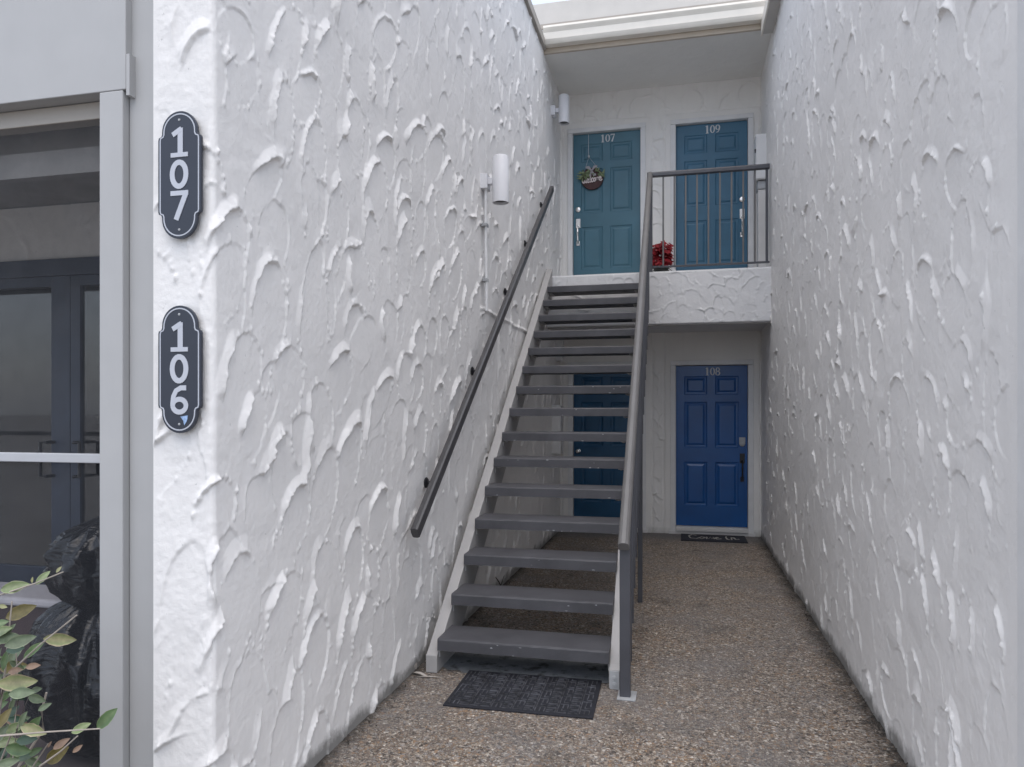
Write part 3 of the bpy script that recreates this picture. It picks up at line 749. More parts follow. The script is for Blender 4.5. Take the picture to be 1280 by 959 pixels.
obj('post_base', MB().box(xrail(3.97)-.04, xrail(3.97)+.06, 3.92, 4.05, 0.0, 0.008), M['galv'], t, bevel=0.002)
yb = 5.98
obj('newel_post', MB().box(xrail(yb)-.018, xrail(yb)+.020, yb-.02, yb+.02, 0.001, zr(yb)), M['post'], t, bevel=0.003)
for k_ in range(17):
    y = 4.42 + 0.235*k_
    if abs(y-yb) < 0.08: continue
    zb = ln(y) - 0.098 - 0.30
    obj('baluster', MB().box(xrail(y)-.016, xrail(y)+.014, y-.008, y+.008, max(zb, 0.03), zr(y)), M['post'], t, bevel=0.002)

t = thing('balcony_railing', 'straight dark grey railing on the landing in front of door 109', 'railing', (0.3, YL, 3.15))
yr = YL + 0.03
obj('top_rail', MB().sweep(rprof, (-0.385, yr, 4.262), (0.945, yr, 4.262), (0,1,0), (0,0,1)), M['post'], t, bevel=0.002)
obj('bottom_rail', MB().box(-0.33, 0.945, yr-.015, yr+.015, 3.195, 3.215), M['post'], t, bevel=0.002)
obj('post', MB().box(-0.380, -0.325, yr-.026, yr+.026, 3.151, 4.235), M['post'], t, bevel=0.003)
for k_ in range(10):
    x = -0.205 + 0.1245*k_
    w = 0.0095 if k_ < 9 else 0.013
    obj('baluster', MB().box(x-w, x+w, yr-w, yr+w, 3.213, 4.236), M['rail_grey'] if k_ < 9 else M['post'], t, bevel=0.002)

t = thing('wall_handrail', 'dark bronze handrail bracketed to the left stucco wall', 'handrail', (-1.47, 3.87, 0.85))
pa, pb = Vector((-1.470, 3.865, 0.862)), Vector((-1.472, 8.32, 4.150))
dr = (pb-pa).normalized(); upv = Vector((1,0,0)).cross(dr)
hp = [(-.022,-.030),(-.010,-.036),(.010,-.036),(.022,-.030),(.024,0),(.022,.030),(.010,.036),(-.010,.036),(-.022,.030),(-.024,0)]
obj('rail', MB().sweep(hp, pa, pb, (1,0,0), upv), M['rail_dark'], t, bevel=0.002)
for y in (4.28, 5.30, 6.35, 7.20, 8.05):
    z = pa.z + (pb.z-pa.z)*(y-pa.y)/(pb.y-pa.y) - 0.005
    k = MB(); k.tube([(-1.565, y, z-.055), (-1.515, y, z-.055), (-1.485, y, z-.04), (-1.474, y, z-.02)], [.013,.012,.011,.010], 8)
    k.lathe([(.034,0),(.034,.006),(.024,.014),(.014,.016)], (-1.556, y, z-.055), 14, Matrix(((0,0,1),(0,1,0),(-1,0,0))))
    obj('bracket', k, M['black'], t, smooth=False)

# ------------------------------------------------------------------ wall lamps with conduit
def wall_lamp(y, zc, r_, h, label, cond=None):
    xc = -1.408; t = thing('wall_lamp', label, 'lamp', (XL, y, zc), 'cylinder lamps on the left wall')
    pr = [(r_*.2, h/2), (r_*.93, h/2), (r_, h/2-.008), (r_, -h/2), (r_-.006, -h/2), (r_-.008, h/2-.05), (.01, h/2-.05)]
    obj('shade', MB().lathe(pr, (xc, y, zc), 30), M['lamp'], t, smooth=True)
    obj('bulb_housing', MB().lathe([(.001,-h/2+.02),(r_-.012,-h/2+.02),(r_-.012,-h/2+.03),(.001,-h/2+.03)], (xc, y, zc), 24), M['lampin'], t)
    k = MB().box(-1.575, -1.508, y-.058, y+.058, zc-.075, zc+.045); k.box(-1.509, xc-r_+.006, y-.022, y+.022, zc-.035, zc+.020)
    obj('junction_box', k, M['lamp'], t, bevel=0.005)
    if cond:
        k = MB(); k.tube([(-1.528, y-.01, zc-.075), (-1.528, y-.012, zc-.5), (-1.522, y-.010, cond)], .0125, 10)
        c = obj('conduit', k, M['white'], t, smooth=True)
        for zz in (zc-.36, zc-.80):
            obj('strap', MB().box(-1.56, -1.513, y-.045, y+.025, zz-.012, zz+.012), M['galv'], c, bevel=0.002)
wall_lamp(5.61, 3.405, 0.066, 0.37, 'white cylinder wall lamp halfway up the left wall, wired by a conduit', 2.36)
wall_lamp(8.80, 5.262, 0.066, 0.34, 'white cylinder wall lamp beside door 107 under the ceiling')

# ------------------------------------------------------------------ number plaques
def plaque(zc, num, label):
    yp = YF - 0.022; xc = -1.675; w, hh = 0.168, 0.437
    t = thing('house_number_plaque', label, 'number sign', (xc, YF-0.01, zc), 'number plaques on the wall end')
    def outline(ins):
        hw, hb, rr = w/2-ins, hh/2-0.095-ins*.2, 0.069-ins
        pts = []
        nt_ = 0.013
        for k_ in range(19): # top dome
            a = PI*k_/18; pts.append((rr*math.cos(a), hb+0.028 + rr*math.sin(a)*1.0 - 0.002))
        right = [(hw, hb), (hw-.002, hb+.008), (rr+.003, hb+.012), (rr, hb+.020)]
        top = right + pts + [(-a, b_) for a, b_ in right[::-1]]
        return top + [(-a, -b_) for a, b_ in top]
    f = frame_xz(xc, yp, zc)
    obj('plate', MB().prism(outline(0), f, -0.008, 0.004), M['plaque'], t, bevel=0.001)
    o_ = outline(0.0085); k = MB(); k.ribbon(o_, 0.0042, f, 0.004, 0.0050, True)
    obj('border', k, M['plaque_white'], t)
    for i, ch in enumerate(num):
        k = MB(); digit(k, ch, f, -0.037, 0.062 - 0.1065*i - (0.003 if i else 0), 0.074, 0.098, 0.004, 0.0055)
        obj('numeral', k, M['plaque_white'], t)
    for s_ in (1, -1):
        obj('screw', MB().lathe([(.0045,0),(.004,.002),(.001,.0026)], f @ Vector((0, s_*0.188, 0.004)), 12, m3), M['galv'], t)
    return t
plaque(2.362, '107', 'navy scalloped plaque reading 107 on the white wall end, upper one')
p106 = plaque(1.696, '106', 'navy scalloped plaque reading 106 on the white wall end, lower one')
f = frame_xz(-1.675, YF-.022, 1.696)
k = MB().prism([(0.004,-0.162),(0.034,-0.158),(0.030,-0.176),(0.020,-0.192),(0.016,-0.176)], f, 0.004, 0.0048)
obj('paint_chip', k, painted('blue_chip', (0.25, 0.36, 0.55), 0.6, 0.4, scale=80), p106)

# ------------------------------------------------------------------ utility boxes
def ubox(x0, x1, y0, y1, z0, z1, label, flange=False):
    t = thing('utility_box', label, 'electrical box', ((x0+x1)/2, y0, z0))
    obj('box_body', MB().box(x0, x1, y0, y1, z0, z1), M['white'], t, bevel=0.006)
    obj('box_cover', MB().box(x0+.008, x1-.008, y0-.008, y0-.001, z0+.01, z1-.01), M['white'], t, bevel=0.003)
    obj('latch', MB().box(x0-.012, x0-.001, y0-.004, y0+.02, (z0+z1)/2+.05, (z0+z1)/2+.09), M['black'], t)
    return t
tb = ubox(0.845, 0.985, 8.90, 9.15, 4.27, 4.80, 'white utility box on the right wall beside door 109')
obj('pipe_cover', MB().box(0.875, 0.985, 8.94, 9.12, 3.152, 4.16), M['trimwhite'], tb, bevel=0.006)
obj('elbow', MB().box(0.868, 0.985, 8.93, 9.13, 4.165, 4.262), M['galv'], tb, bevel=0.01)
ubox(-1.575, -1.448, 8.80, 9.00, 1.03, 1.63, 'white utility box on the left wall beside the ground door under the stairs')
ubox(-1.575, -1.470, 9.05, 9.20, 2.20, 2.47, 'small white utility box under the landing at the left wall')

# ------------------------------------------------------------------ door mats
t = thing('doormat', 'black rubber doormat with raised maze pattern at the foot of the stairs', 'doormat', (-0.83, 3.9, 0))
mf = Matrix(((0.9995, -0.020, 0, -0.835), (0.018, 0.9995, 0, 3.895), (0,0,1,0), (0,0,0,1)))
mw, mh = 0.395, 0.262
k = MB(); c_ = [(-mw,-mh),(mw,-mh),(mw,mh),(-mw,mh)]
k.prism(c_, mf, 0.001, 0.010)
obj('mat_base', k, M['mat'], t, bevel=0.003)
k = MB(); rm = random.Random(21); nx, ny = 13, 9; cw, ch_ = 2*(mw-.02)/nx, 2*(mh-.02)/ny
for i in range(nx):
    for j in range(ny):
        x, y = -mw+.02 + (i+.5)*cw, -mh+.02 + (j+.5)*ch_
        dg = 0.42
        typ = (i + 2*j) % 4
        a, b_ = cw*dg, ch_*dg
        e = rm.uniform(0, .0006); z1 = 0.0135 + e
        if typ == 0: segs = [[(-a,-b_),(-a,b_)],[(0,-b_),(0,b_)],[(a,-b_),(a,b_)]]
        elif typ == 1: segs = [[(-a,-b_),(a,-b_),(a,b_),(-a,b_)],[(-a,0),(a*.4,0)]]
        elif typ == 2: segs = [[(-a,b_),(-a,-b_),(a,-b_)],[(-a*.1,b_),(-a*.1,0),(a,0)]]
        else: segs = [[(-a,-b_),(a,-b_)],[(-a,b_),(a,b_),(a,0)],[(-a,0),(a*.3,0)]]
        for s_ in segs:
            k.ribbon([(x+p, y+q) for p, q in s_], 0.0055, mf, 0.0101, z1)
obj('raised_pattern', k, M['matline'], t)

t = thing('doormat', 'small black doormat with pale script in front of door 108', 'doormat', (0.38, 9.2, 0))
mf = Matrix(((1, 0.0, 0, 0.375), (0, 1, 0, 9.165), (0,0,1,0), (0,0,0,1)))
k = MB().prism([(-.385,-.235),(.385,-.235),(.385,.235),(-.385,.235)], mf, 0.001, 0.013)
obj('mat_base', k, M['mat'], t, bevel=0.003)
k = MB(); e = 0
scr = [[(-.20,.09),(-.25,.12),(-.29,.05),(-.27,-.05),(-.20,-.07),(-.17,-.02)],
       [(-.13,.03),(-.17,-.02),(-.14,-.07),(-.10,-.02),(-.13,.03),(-.08,.0)],
       [(-.08,-.07),(-.075,.03),(-.055,-.06),(-.035,.03),(-.015,-.06),(.0,.03),(.01,-.06)],
       [(.02,-.02),(.06,.0),(.05,.03),(.02,-.01),(.04,-.07),(.09,-.04)],
       [(.15,.04),(.16,-.05),(.18,-.07)], [(.155,.085),(.16,.075)],
       [(.21,-.07),(.215,.03),(.24,.03),(.26,-.05),(.30,-.03)]]
for s_ in scr:
    e += .0004; k.ribbon([(a, b_*1.5) for a, b_ in s_], 0.017, mf, 0.0131, 0.015+e)
obj('lettering', k, M['matletter'], t)

# ------------------------------------------------------------------ potted red flowers on the landing
t = thing('potted_flowers', 'pot of dark red flowers on the landing between the upper doors', 'flower pot', (-0.235, 8.68, 3.15))
obj('pot', MB().lathe([(.05,0),(.07,.005),(.085,.075),(.092,.082),(.080,.086),(.01,.07)], (-0.235, 8.68, 3.151), 22), M['pot'], t, smooth=False)
rf = random.Random(31)
kp, kl = MB(), MB()
for i in range(150):
    a = rf.uniform(0, 2*PI); rad = 0.125*math.sqrt(rf.random()); zc = 3.26 + rf.random()*0.24
    c_ = Vector((-0.235 + rad*math.cos(a), 8.68 + rad*math.sin(a), zc)); ax = Vector((math.cos(a)*rad*6, math.sin(a)*rad*6-.4, .7+rf.random()*.4)).normalized()
    s1 = ax.orthogonal().normalized(); s2 = ax.cross(s1)
    for q in range(7):
        b_ = 2*PI*q/7 + rf.uniform(-.2, .2); d = s1*math.cos(b_) + s2*math.sin(b_) + ax*0.35
        leafquad(kp, c_, d, ax, rf.uniform(.035, .06), .026, 0.25, 4)
for i in range(30):
    a = rf.uniform(0, 2*PI); c_ = Vector((-0.235, 8.68, 3.23 + rf.random()*.04)); d = Vector((math.cos(a), math.sin(a), rf.uniform(-.3, .8)))
    leafquad(kl, c_, d, (0,0,1), rf.uniform(.08, .15), .045, 0.4)
obj('blooms', kp, M['red'], t); obj('foliage', kl, M['greenleaf'], t)

# ------------------------------------------------------------------ porch on the left
YP = 2.25
t = thing('screened_porch', 'grey screened porch front with dark rooms behind it, left of the number plaques', 'porch', (-3.0, YP, 0))
obj('upper_wall', MB().box(-7.0, -1.965, YP-0.012, YP+0.10, 2.722, 5.8), M['facade'], t, bevel=0.003)
obj('side_panel', MB().box(-1.974, -1.795, YP+0.02, YP+0.14, 0.0, 5.8), M['facade'], t)
obj('corner_post', MB().box(-2.078, -1.9775, YP-0.012, YP+0.09, 0.0, 2.7205), M['facade'], t, bevel=0.004)
obj('post_cap', MB().box(-1.964, -1.950, YP-0.010, YP+0.02, 2.70, 2.85), M['facade'], t)
obj('head_trim', MB().box(-7.0, -2.079, YP+0.05, YP+0.11, 2.655, 2.7195), M['taupe'], t, bevel=0.003)
obj('head_beam', MB().box(-7.0, -2.05, YP+0.22, YP+0.30, 2.60, 2.72), M['porchdark'], t)
obj('shade_roll', MB().box(-7.0, -2.05, YP+0.16, YP+0.20, 2.50, 2.60), M['porchdark'], t)
obj('screen_frame', MB().box(-7.0, -2.079, YP+0.040, YP+0.070, 1.357, 1.392).box(-7.0,-2.079,YP+.040,YP+.070,0.03,0.12), M['alu'], t, bevel=0.003)
obj('insect_screen', MB().add([(-7.0,YP+.056,0.12),(-2.079,YP+.056,0.12),(-2.079,YP+.056,2.656),(-7.0,YP+.056,2.656)], [(0,1,2,3)]), M['screen'], t)
obj('porch_floor', MB().box(-7.0, -1.8, YP+0.11, 3.58, -0.03, 0.10), M['floorin'], t)
obj('porch_ceiling', MB().box(-7.0, -1.8, YP+0.31, 3.62, 2.80, 2.85), M['porchdark'], t)
obj('roof_slab', MB().box(-7.0, -1.84, YP+0.11, 9.7, 5.75, 5.84), M['porchdark'], t)
# porch rear wall (stucco) with the door opening
up, vp = np.arange(-7.0, -1.8, 0.014), np.arange(0.1, 2.80, 0.014)
H = trowel(up, vp, 606, spacing=(0.24, 0.24), a_r=(0.08, 0.14), b_r=(0.12, 0.19), amp=(0.004, 0.012), share=0.8, half=(40, 80), lipdir=(-40, 50), lipw=(0.012, 0.03), crumbs=2)
P = np.stack([np.broadcast_to(up[:,None], H.shape), 3.60 - H, np.broadcast_to(vp[None,:], H.shape)], -1)
um, vm = (up[:-1]+.007)[:, None], (vp[:-1]+.007)[None, :]
DX0, DX1, DZ = -5.6, -2.42, 2.46
keep = ~((um > DX0) & (um < DX1) & (vm < DZ))
grid_obj('porch_wall', P, M['stucco_back'], t, keep=keep)
obj('room_shell', MB().box(-6.2,-2.0,6.9,7.0,0,2.9).box(-6.3,-6.2,3.7,6.9,0,0.9).box(-6.3,-6.2,3.7,6.9,2.3,2.9).box(-2.0,-1.9,3.7,6.9,0,2.9).box(-6.2,-2.0,3.7,6.9,2.75,2.9).box(-6.2,-2.0,3.62,6.9,0.0,0.098), M['wallin'], t)  # gap in the unseen left side wall, added to let daylight into the room

t = thing('patio_door', 'dark navy glazed double door at the back of the screened porch', 'glass door', (-3.6, 3.6, 0.1))
yd = 3.585
fr_ = MB(); fr_.box(DX0, DX1, yd-.02, yd+.08, 2.36, DZ); fr_.box(DX1-.06, DX1, yd-.02, yd+.08, 0.1, 2.359); fr_.box(DX0, DX0+.06, yd-.02, yd+.08, .1, 2.359)
obj('door_frame', fr_, M['navy'], t, bevel=0.003)
def xof(px): return on_y(px, 500, yd).x
xa, xm0, xm1, xb_ = xof(64), xof(74), xof(88), xof(100)
L = MB(); L.box(xa, xm1-.004, yd, yd+.045, 0.1, 2.359); L.box(DX0+.061, xa, yd, yd+.045, .1, .62); L.box(DX0+.061, xa, yd, yd+.045, 2.30, 2.359); L.box(DX0+.061, DX0+.17, yd, yd+.045, .62, 2.30)
l_ = obj('door_leaf', L, M['navy'], t, bevel=0.002)
obj('pane', MB().box(DX0+.17, xa, yd+.018, yd+.024, .62, 2.30), M['glass'], l_)
Rr_ = MB(); Rr_.box(xm1, xb_, yd, yd+.045, .1, 2.359); Rr_.box(xb_, DX1-.061, yd, yd+.045, .1, .45); Rr_.box(xb_, DX1-.061, yd, yd+.045, 2.30, 2.359); Rr_.box(DX1-.16, DX1-.061, yd, yd+.045, .45, 2.30)
r2 = obj('door_leaf', Rr_, M['navy'], t, bevel=0.002)
obj('pane', MB().box(xb_, DX1-.16, yd+.018, yd+.024, .45, 2.30), M['glass'], r2)
for px0, par, s_ in ((68, l_, -1), (99, r2, 1)):
    x = xof(px0); z0, z1 = 1.17, 1.37
    obj('handle', MB().tube([(x, yd, z1), (x+s_*.01, yd-.05, z1), (x+s_*.05, yd-.05, z1), (x+s_*.05, yd-.05, z0), (x+s_*.01, yd-.05, z0), (x, yd, z0)], .010, 8), M['black'], par)

# things inside the room, seen through the glass
def pendant(px0, px1, py0, py1, Y, label):
    a, b_ = on_y(px0, py0, Y), on_y(px1, py1, Y)
    xc, r_ = (a.x+b_.x)/2, abs(b_.x-a.x)*0.42
    t = thing('pendant_lamp', label, 'lamp', (xc, Y, b_.z))
    obj('lamp_shade', MB().lathe([(r_*.96, a.z), (r_, b_.z), (r_-.006, b_.z), (r_*.96-.006, a.z-.002), (.01, a.z-.004)], (xc, Y, 0), 26), M['pendant'], t, smooth=False)
    obj('cord', MB().tube([(xc, Y, 2.75), (xc, Y, a.z-.003)], .006, 6), M['black'], t)
pendant(32, 62, 467, 514, 4.4, 'large white drum pendant lamp seen through the porch door glass')
pendant(15, 30, 472, 490, 5.6, 'small white pendant lamp farther back behind the porch door glass')
c_ = on_y(105.5, 493, 5.2)
t = thing('table_lamp', 'small lamp glowing amber inside the room behind the porch door', 'lamp', (c_.x, 5.2, 0.1))
obj('lamp_shade', MB().lathe([(.03, .09), (.075, -.02), (.070, -.02), (.026, .088)], c_, 20), M['porchdark'], t)
obj('bulb', MB().lathe([(.001, .01), (.03, .0), (.04, -.02), (.03, -.04), (.001, -.05)], c_ - Vector((0,0,.01)), 14), M['amber'], t)
obj('lamp_stand', MB().tube([(c_.x, 5.2, .10), (c_.x, 5.2, c_.z-.06)], .012, 8).lathe([(.10,.0),(.10,.02),(.012,.04)], (c_.x, 5.2, .10), 18), M['black'], t)
k = MB(); cx0, cx1 = on_y(99, 500, 4.6).x, -2.05
for i in range(60):
    pass
vs = []; fs = []
for i in range(61):
    x = cx0 + (cx1-cx0)*i/60; y = 4.6 + 0.035*math.sin(i*1.15)
    vs += [(x, y, .12), (x, y, 1.62), (x, y+.006, .12), (x, y+.006, 1.62)]
for i in range(60): a = 4*i; fs += [(a, a+4, a+5, a+1), (a+2, a+3, a+7, a+6), (a+1, a+5, a+7, a+3), (a, a+2, a+6, a+4)]
k.add(vs, fs)
tag(obj('curtain', k, M['beige'], None), 'beige pleated cloth hanging inside behind the right door pane', 'curtain')
t = thing('dining_chair', 'dark chair back seen through the right pane of the porch door', 'chair', (-3.0, 4.35, .1))
cxx = on_y(119, 560, 4.25).x
obj('backrest', MB().box(cxx-.03, cxx-.005, 4.24, 4.27, .1, 1.42).box(cxx+.30, cxx+.325, 4.24, 4.27, .1, 1.42).box(cxx-.004, cxx+.299, 4.245, 4.265, 1.34, 1.41).box(cxx-.004, cxx+.299, 4.245, 4.265, 1.0, 1.05), M['black'], t, bevel=0.004)
obj('seat', MB().box(cxx-.03, cxx+.325, 4.272, 4.66, .53, .57), M['black'], t, bevel=0.006)
for lx in (cxx-.028, cxx+.30): obj('leg', MB().box(lx, lx+.025, 4.62, 4.65, .1, .529), M['black'], t)

# porch clutter
t = thing('storage_box', 'brown plastic storage box with pale grey lid behind the porch screen', 'storage box', (-3.3, 2.75, 0.1))
xr_ = -2.575
obj('body', MB().hexa([(-4.3,2.66,.102),(xr_-.10,2.66,.102),(xr_-.10,2.84,.102),(-4.3,2.84,.102),(-4.35,2.645,.688),(xr_-.05,2.645,.688),(xr_-.05,2.855,.688),(-4.35,2.855,.688)]), M['tote'], t, bevel=0.008)
obj('lid', MB().hexa([(-4.40,2.615,.690),(xr_-.02,2.615,.690),(xr_-.02,2.875,.690),(-4.40,2.875,.690),(-4.38,2.625,.726),(xr_,2.625,.726),(xr_,2.865,.726),(-4.38,2.865,.726)]), M['totelid'], t, bevel=0.012)
obj('seam', MB().box(-2.935,-2.930,2.652,2.656,.12,.68), M['totelid'], t)
def bag(name, c, sx_, sy_, sz_, label, seed, knot=True):
    rb2 = np.random.default_rng(seed); nu, nv = 160, 120
    th = np.linspace(0, 2*PI, nu+1)[:-1]; ph = np.linspace(0.02, PI-0.02, nv)
    k = [(rb2.uniform(0, 6.28), rb2.integers(3, 9), rb2.uniform(-1.4, 1.4), rb2.uniform(.03, .08)) for _ in range(8)] + [(rb2.uniform(0, 6.28), rb2.integers(8, 17), rb2.uniform(-2, 2), rb2.uniform(.006, .014)) for _ in range(7)]
    T, Pp = np.meshgrid(th, ph, indexing='ij')
    rr = np.ones_like(T)
    for p0, m_, q, a in k:
        w = np.sin(m_*T + q*Pp*1.6 + p0 + 1.1*np.sin(1.9*Pp + p0) + 0.7*np.sin(3*T + 2*p0)); rr += a*((1-np.abs(w))**1.6*1.2 - .45)
    neck = 1 - 0.55*np.exp(-(Pp/0.5)**2)
    x = c[0] + sx_*rr*np.sin(Pp)**0.75*np.cos(T)*neck; y = c[1] + sy_*rr*np.sin(Pp)**0.75*np.sin(T)*neck
    z = c[2] + sz_*(np.cos(Pp)*0.92 + 0.16*np.exp(-(Pp/.3)**2))*(0.96+0.04*rr)
    z = np.maximum(z, 0.103)
    P = np.stack([x, y, z], -1); P = np.concatenate([P, P[:1]], 0)
    return tag(grid_obj(name, P, M['bag']), label, 'garbage bag')
bag('garbage_bag', (-2.40, 2.61, 0.44), .34, .25, .36, 'full black garbage bag standing on the porch floor behind the screen', 4)
bag('garbage_bag', (-2.36, 2.66, 0.90), .30, .24, .22, 'slack black garbage bag lying on top of the full one', 8)

# ------------------------------------------------------------------ shrub in front of the porch
t = thing('variegated_shrub', 'leggy shrub with pale edged green leaves in front of the porch', 'shrub', (-2.15, 1.75, 0))
ks = MB(); lv, lf, lc = [], [], []
rs = random.Random(77)
def col_leaf(kind):
    return {'pale': ((.14,.19,.075), (.34,.36,.22)), 'pink': ((.19,.22,.09), (.38,.30,.20)), 'olive': ((.12,.10,.03), (.20,.16,.06)),
            'green': ((.06,.11,.04), (.14,.18,.08)), 'dark': ((.022,.05,.03), (.05,.085,.05)), 'dry': ((.16,.10,.065), (.22,.15,.10)), 'grey': ((.075,.105,.055), (.17,.20,.12))}[kind]
def add_leaf(c, d, nrm, L, W, kind, bend=0.15):
    d = Vector(d).normalized(); s_ = d.cross(Vector(nrm)).normalized(); n_ = s_.cross(d).normalized(); seg = 9
    inn, outc = col_leaf(kind); jit = rs.uniform(.85, 1.15); base = len(lv)
    for i in range(seg+1):
        q = i/seg; w = W*.5*max(0.02, math.sin(PI*min(1, q**0.9)))**0.8
        p = Vector(c) + d*L*q - n_*bend*L*q*q
        for off, up_, cl in ((1, .22, outc), (.78, .12, inn), (0, 0, tuple(a*.55 + b_*.45 for a, b_ in zip(inn, outc))), (-.78, .12, inn), (-1, .22, outc)):
            wob = 1 + rs.uniform(-.06, .06)
            lv.append(p + s_*w*off*wob + n_*w*up_); lc.append((cl[0]*jit, cl[1]*jit, cl[2]*jit, 1))
    for i in range(seg):
        for q in range(4):
            a = base + i*5 + q; lf.append((a, a+1, a+6, a+5))
def P3(px, py, Y=1.75): return on_y(px, py, Y)
root = Vector((-2.20, 1.82, 0.0))
def stem(pix, Y=1.75, r0=.0042, r1=.0018, root_to=True):
    pts = [P3(px, py, Y) for px, py in pix]
    if root_to:
        a = pts[0]; pts = [root + Vector((rs.uniform(-.08,.08), rs.uniform(-.06,.06), 0)), (root+a)/2 + Vector((rs.uniform(-.04,.04), 0, .05)), *pts]
    rad = [r0 + (r1-r0)*i/(len(pts)-1) for i in range(len(pts))]
    ks.tube(pts, rad, 7)
# measured branches
stem([(9, 844), (50, 806), (96, 769)], 1.72)
stem([(-40, 926), (0, 920), (60, 915), (125, 911)], 1.62)
stem([(-30, 752), (9, 741), (45, 729), (79, 715)], 1.78)
stem([(6, 843), (10, 800), (15, 752)], 1.75)
stem([(54, 912), (52, 888), (58, 866)], 1.9, .005, .003)
stem([(51, 957), (75, 940), (97, 920)], 1.66)
stem([(20, 990), (40, 960), (60, 930)], 1.8)
def lp(px, py, Lpx, deg, kind, W=.44, Y=None, bend=.12):
    """leaf whose middle is seen at (px, py), Lpx long, tip pointing deg above the horizontal"""
    Y = Y or rs.uniform(1.66, 1.82); a = R(deg); m = P3(px, py, Y); d_ = -m.x*sn + m.y*cc
    L = Lpx/F*d_*1.05; rt_ = Vector((cc, sn, 0)); dd = rt_*math.cos(a) + Vector((0,0,1))*math.sin(a) + Vector((0, rs.uniform(-.3,.3), 0))
    dd.normalize(); nrm = Vector((rs.uniform(-.3,.3), -1, rs.uniform(.1,.6)))
    add_leaf(m - dd*L/2, dd, nrm, L, L*W, kind, bend)
o = lambda a, b_: (a*0.291, 680 + b_*0.291)
for (a, b_, L, dg, kd) in [(60,185,112,14,'pale'),(182,145,72,50,'pale'),(138,155,26,80,'pink'),(252,110,30,60,'pink'),(85,292,128,24,'olive'),(12,268,40,-6,'pink'),
    (255,411,120,-8,'pink'),(142,456,92,48,'green'),(85,418,115,18,'grey'),(70,596,150,2,'pink'),(78,540,62,30,'green'),(140,525,60,10,'dry'),
    (345,791,84,28,'pale'),(455,752,116,46,'green'),(30,852,86,8,'pale'),(140,785,104,52,'green'),(62,452,80,10,'dark'),(112,842,90,10,'dark'),(150,892,66,30,'green'),
    (32,940,84,10,'grey'),(240,908,130,34,'olive'),(262,858,70,35,'dry'),(212,862,30,60,'dry'),(332,880,44,40,'dry'),(90,640,104,6,'grey'),(152,628,60,20,'grey'),(155,665,80,-12,'grey'),
    (50,700,90,70,'grey'),(95,755,80,60,'grey'),(20,500,84,85,'green'),(10,400,60,80,'grey'),(20,655,70,30,'green'),(15,750,90,60,'olive'),(60,790,90,20,'pale'),
    (140,800,110,-14,'pink'),(70,905,100,50,'green'),(15,905,80,75,'dark'),(190,700,60,30,'grey'),(45,365,50,60,'grey')]:
    lp(*o(a, b_), L*.291, dg, kd)
for i in range(80):
    q = rs.random()
    px, py = rs.uniform(-70, 50)*(0.4+0.6*q), 700 + 270*(0.35+0.65*q) + rs.uniform(-20, 20)
    if px > 6 + (py-760)*0.22 : px = rs.uniform(-60, 6)
    lp(px, py, rs.uniform(18, 34), rs.uniform(-40, 90), rs.choice(['grey','green','dark','dark','pale','dry','olive','grey']), Y=rs.uniform(1.68, 1.98))
for i in range(14):
    px, py = rs.uniform(-50, 40), rs.uniform(800, 930); stem([(px-6, py+40), (px, py), (px+rs.uniform(-10, 22), py-rs.uniform(30, 70))], rs.uniform(1.7, 1.9), .0035, .0015)
obj('stems', ks, M['stem'], t, smooth=True)
me = bpy.data.meshes.new('leaves'); o3 = ORG[t]
me.from_pydata([v - o3 for v in lv], [], lf); me.materials.append(M['leaf']); me.shade_smooth()
ca = me.color_attributes.new('leafcol', 'FLOAT_COLOR', 'POINT'); ca.data.foreach_set('color', np.array(lc, np.float32).ravel())
lo = bpy.data.objects.new('leaves', me); COL.objects.link(lo); lo.parent = t

# ------------------------------------------------------------------ small litter
rd = random.Random(55); k = MB(); spots = []
for i in range(1100):
    w = rd.random()*0.93 if i > 520 else rd.random()
    if w < .45: x, y = XR - 0.012 - abs(rd.gauss(0, .028)), 2.7 + 6.6*rd.random()
    elif w < .58: x, y = XL + 0.03 + abs(rd.gauss(0, .03)), 2.3 + 6.5*rd.random()
    elif w < .80: x, y = rd.uniform(-1.45, -.45), rd.gauss(4.95, .22)
    else: x, y = rd.uniform(-1.4, .9), rd.uniform(2.6, 9.0)
    if -1.26 < x < -.42 and 3.6 < y < 4.18: continue
    a = rd.uniform(0, 2*PI); L = rd.uniform(.008, .030) * (1.0 if w < .8 else .8)
    leafquad(k, (x, y, .004+rd.random()*.006), (math.cos(a), math.sin(a), rd.uniform(-.1, .35)), (0,0,1), L, L*rd.uniform(.2, .5), rd.uniform(-.3, .3), 3)
struct(obj('leaf_litter', k, M['debris']), 'stuff')
k = MB(); leafquad(k, (-1.545, 4.03, .012), (1, -.15, .12), (0,0,1), .11, .03, .35, 6); leafquad(k, (-1.50, 3.98, .008), (1, .25, .05), (0,0,1), .15, .014, .1, 6)
leafquad(k, (-1.54, 4.06, .02), (.2, -.6, .8), (0,-1,.3), .05, .02, .3, 5)
tag(obj('dry_leaf', k, painted('bleached_leaf', (.36,.33,.30), .7, .2), None), 'pale dried leaf curled at the foot of the left stringer', 'leaf')
for q, pts in enumerate(([(648,689),(650,668),(655,660)], )):
    pp = [on_x(a, b_, -1.53) for a, b_ in [(641,722),(628,712),(624,705)]]
k = MB(); k.tube([Vector((-1.50,6.05,.01)), Vector((-1.515,5.98,.10)), Vector((-1.525,5.9,.16))], [.004,.006,.003], 6); k.tube([Vector((-1.51,6.02,.06)), Vector((-1.50,6.1,.13))], [.004,.002], 6)
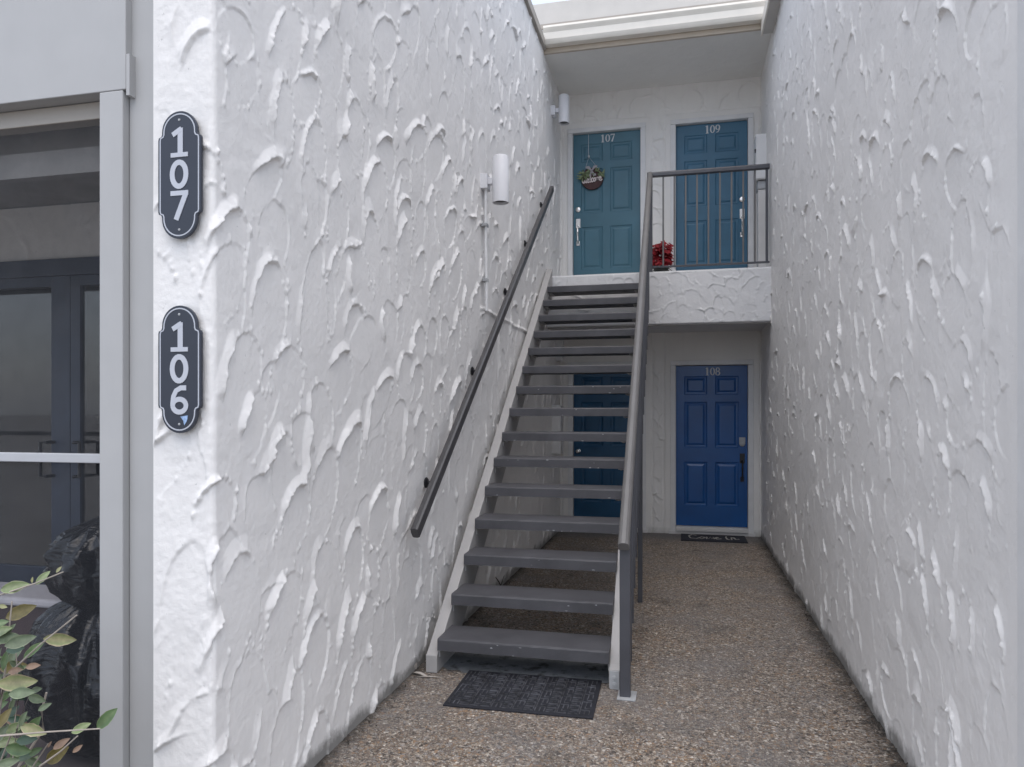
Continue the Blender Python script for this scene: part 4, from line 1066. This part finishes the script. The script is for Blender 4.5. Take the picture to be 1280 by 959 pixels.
tag(obj('dead_twig', k, M['debris'], None), 'dark dead twig leaning on the left wall under the stairs', 'twig')

# ------------------------------------------------------------------ camera, light
cam = bpy.data.cameras.new('camera'); co = bpy.data.objects.new('camera', cam); COL.objects.link(co)
co.location = (0, 0, CH); co.rotation_euler = (R(90), 0, YAW)
cam.sensor_width = 36; cam.sensor_fit = 'HORIZONTAL'; cam.lens = 36*F/1280; cam.shift_y = (HY-479.5)/1280
cam.clip_start = 0.05; cam.clip_end = 1000
S.camera = co

SUN_EL, SUN_AZ = R(71), R(12)     # high and soft, from behind the camera; azimuth off -Y towards +X
w = bpy.data.worlds.new('World'); S.world = w; w.use_nodes = True
nt = w.node_tree; bg = nt.nodes['Background']
sky = nt.nodes.new('ShaderNodeTexSky'); sky.sky_type = 'NISHITA'; sky.sun_disc = False
sky.sun_elevation = SUN_EL; sky.sun_rotation = PI - SUN_AZ; sky.altitude = 0; sky.air_density = 1.0; sky.dust_density = 3.0; sky.ozone_density = 1.0
hz = nt.nodes.new('ShaderNodeMix'); hz.data_type = 'RGBA'; hz.inputs[0].default_value = 0.45   # thin bright overcast veil
nt.links.new(sky.outputs[0], hz.inputs[6]); hz.inputs[7].default_value = (7.0, 7.5, 8.4, 1)
nt.links.new(hz.outputs[2], bg.inputs[0]); bg.inputs[1].default_value = 0.12
sl = bpy.data.lights.new('sun', 'SUN'); sl.energy = 0.9; sl.angle = R(70); sl.color = (1.0, 0.955, 0.90)
so = bpy.data.objects.new('sun', sl); COL.objects.link(so)
dv = Vector((math.sin(SUN_AZ)*math.cos(SUN_EL), -math.cos(SUN_AZ)*math.cos(SUN_EL), math.sin(SUN_EL)))
so.rotation_euler = dv.to_track_quat('Z', 'Y').to_euler()
S.view_settings.view_transform = 'Standard'; S.view_settings.look = 'None'; S.view_settings.gamma = 1; S.view_settings.use_curve_mapping = False
S.view_settings.exposure = 1.0
S.render.engine = 'CYCLES'; S.cycles.max_bounces = 12; S.cycles.diffuse_bounces = 8; S.cycles.use_denoising = True
S.cycles.transparent_max_bounces = 12
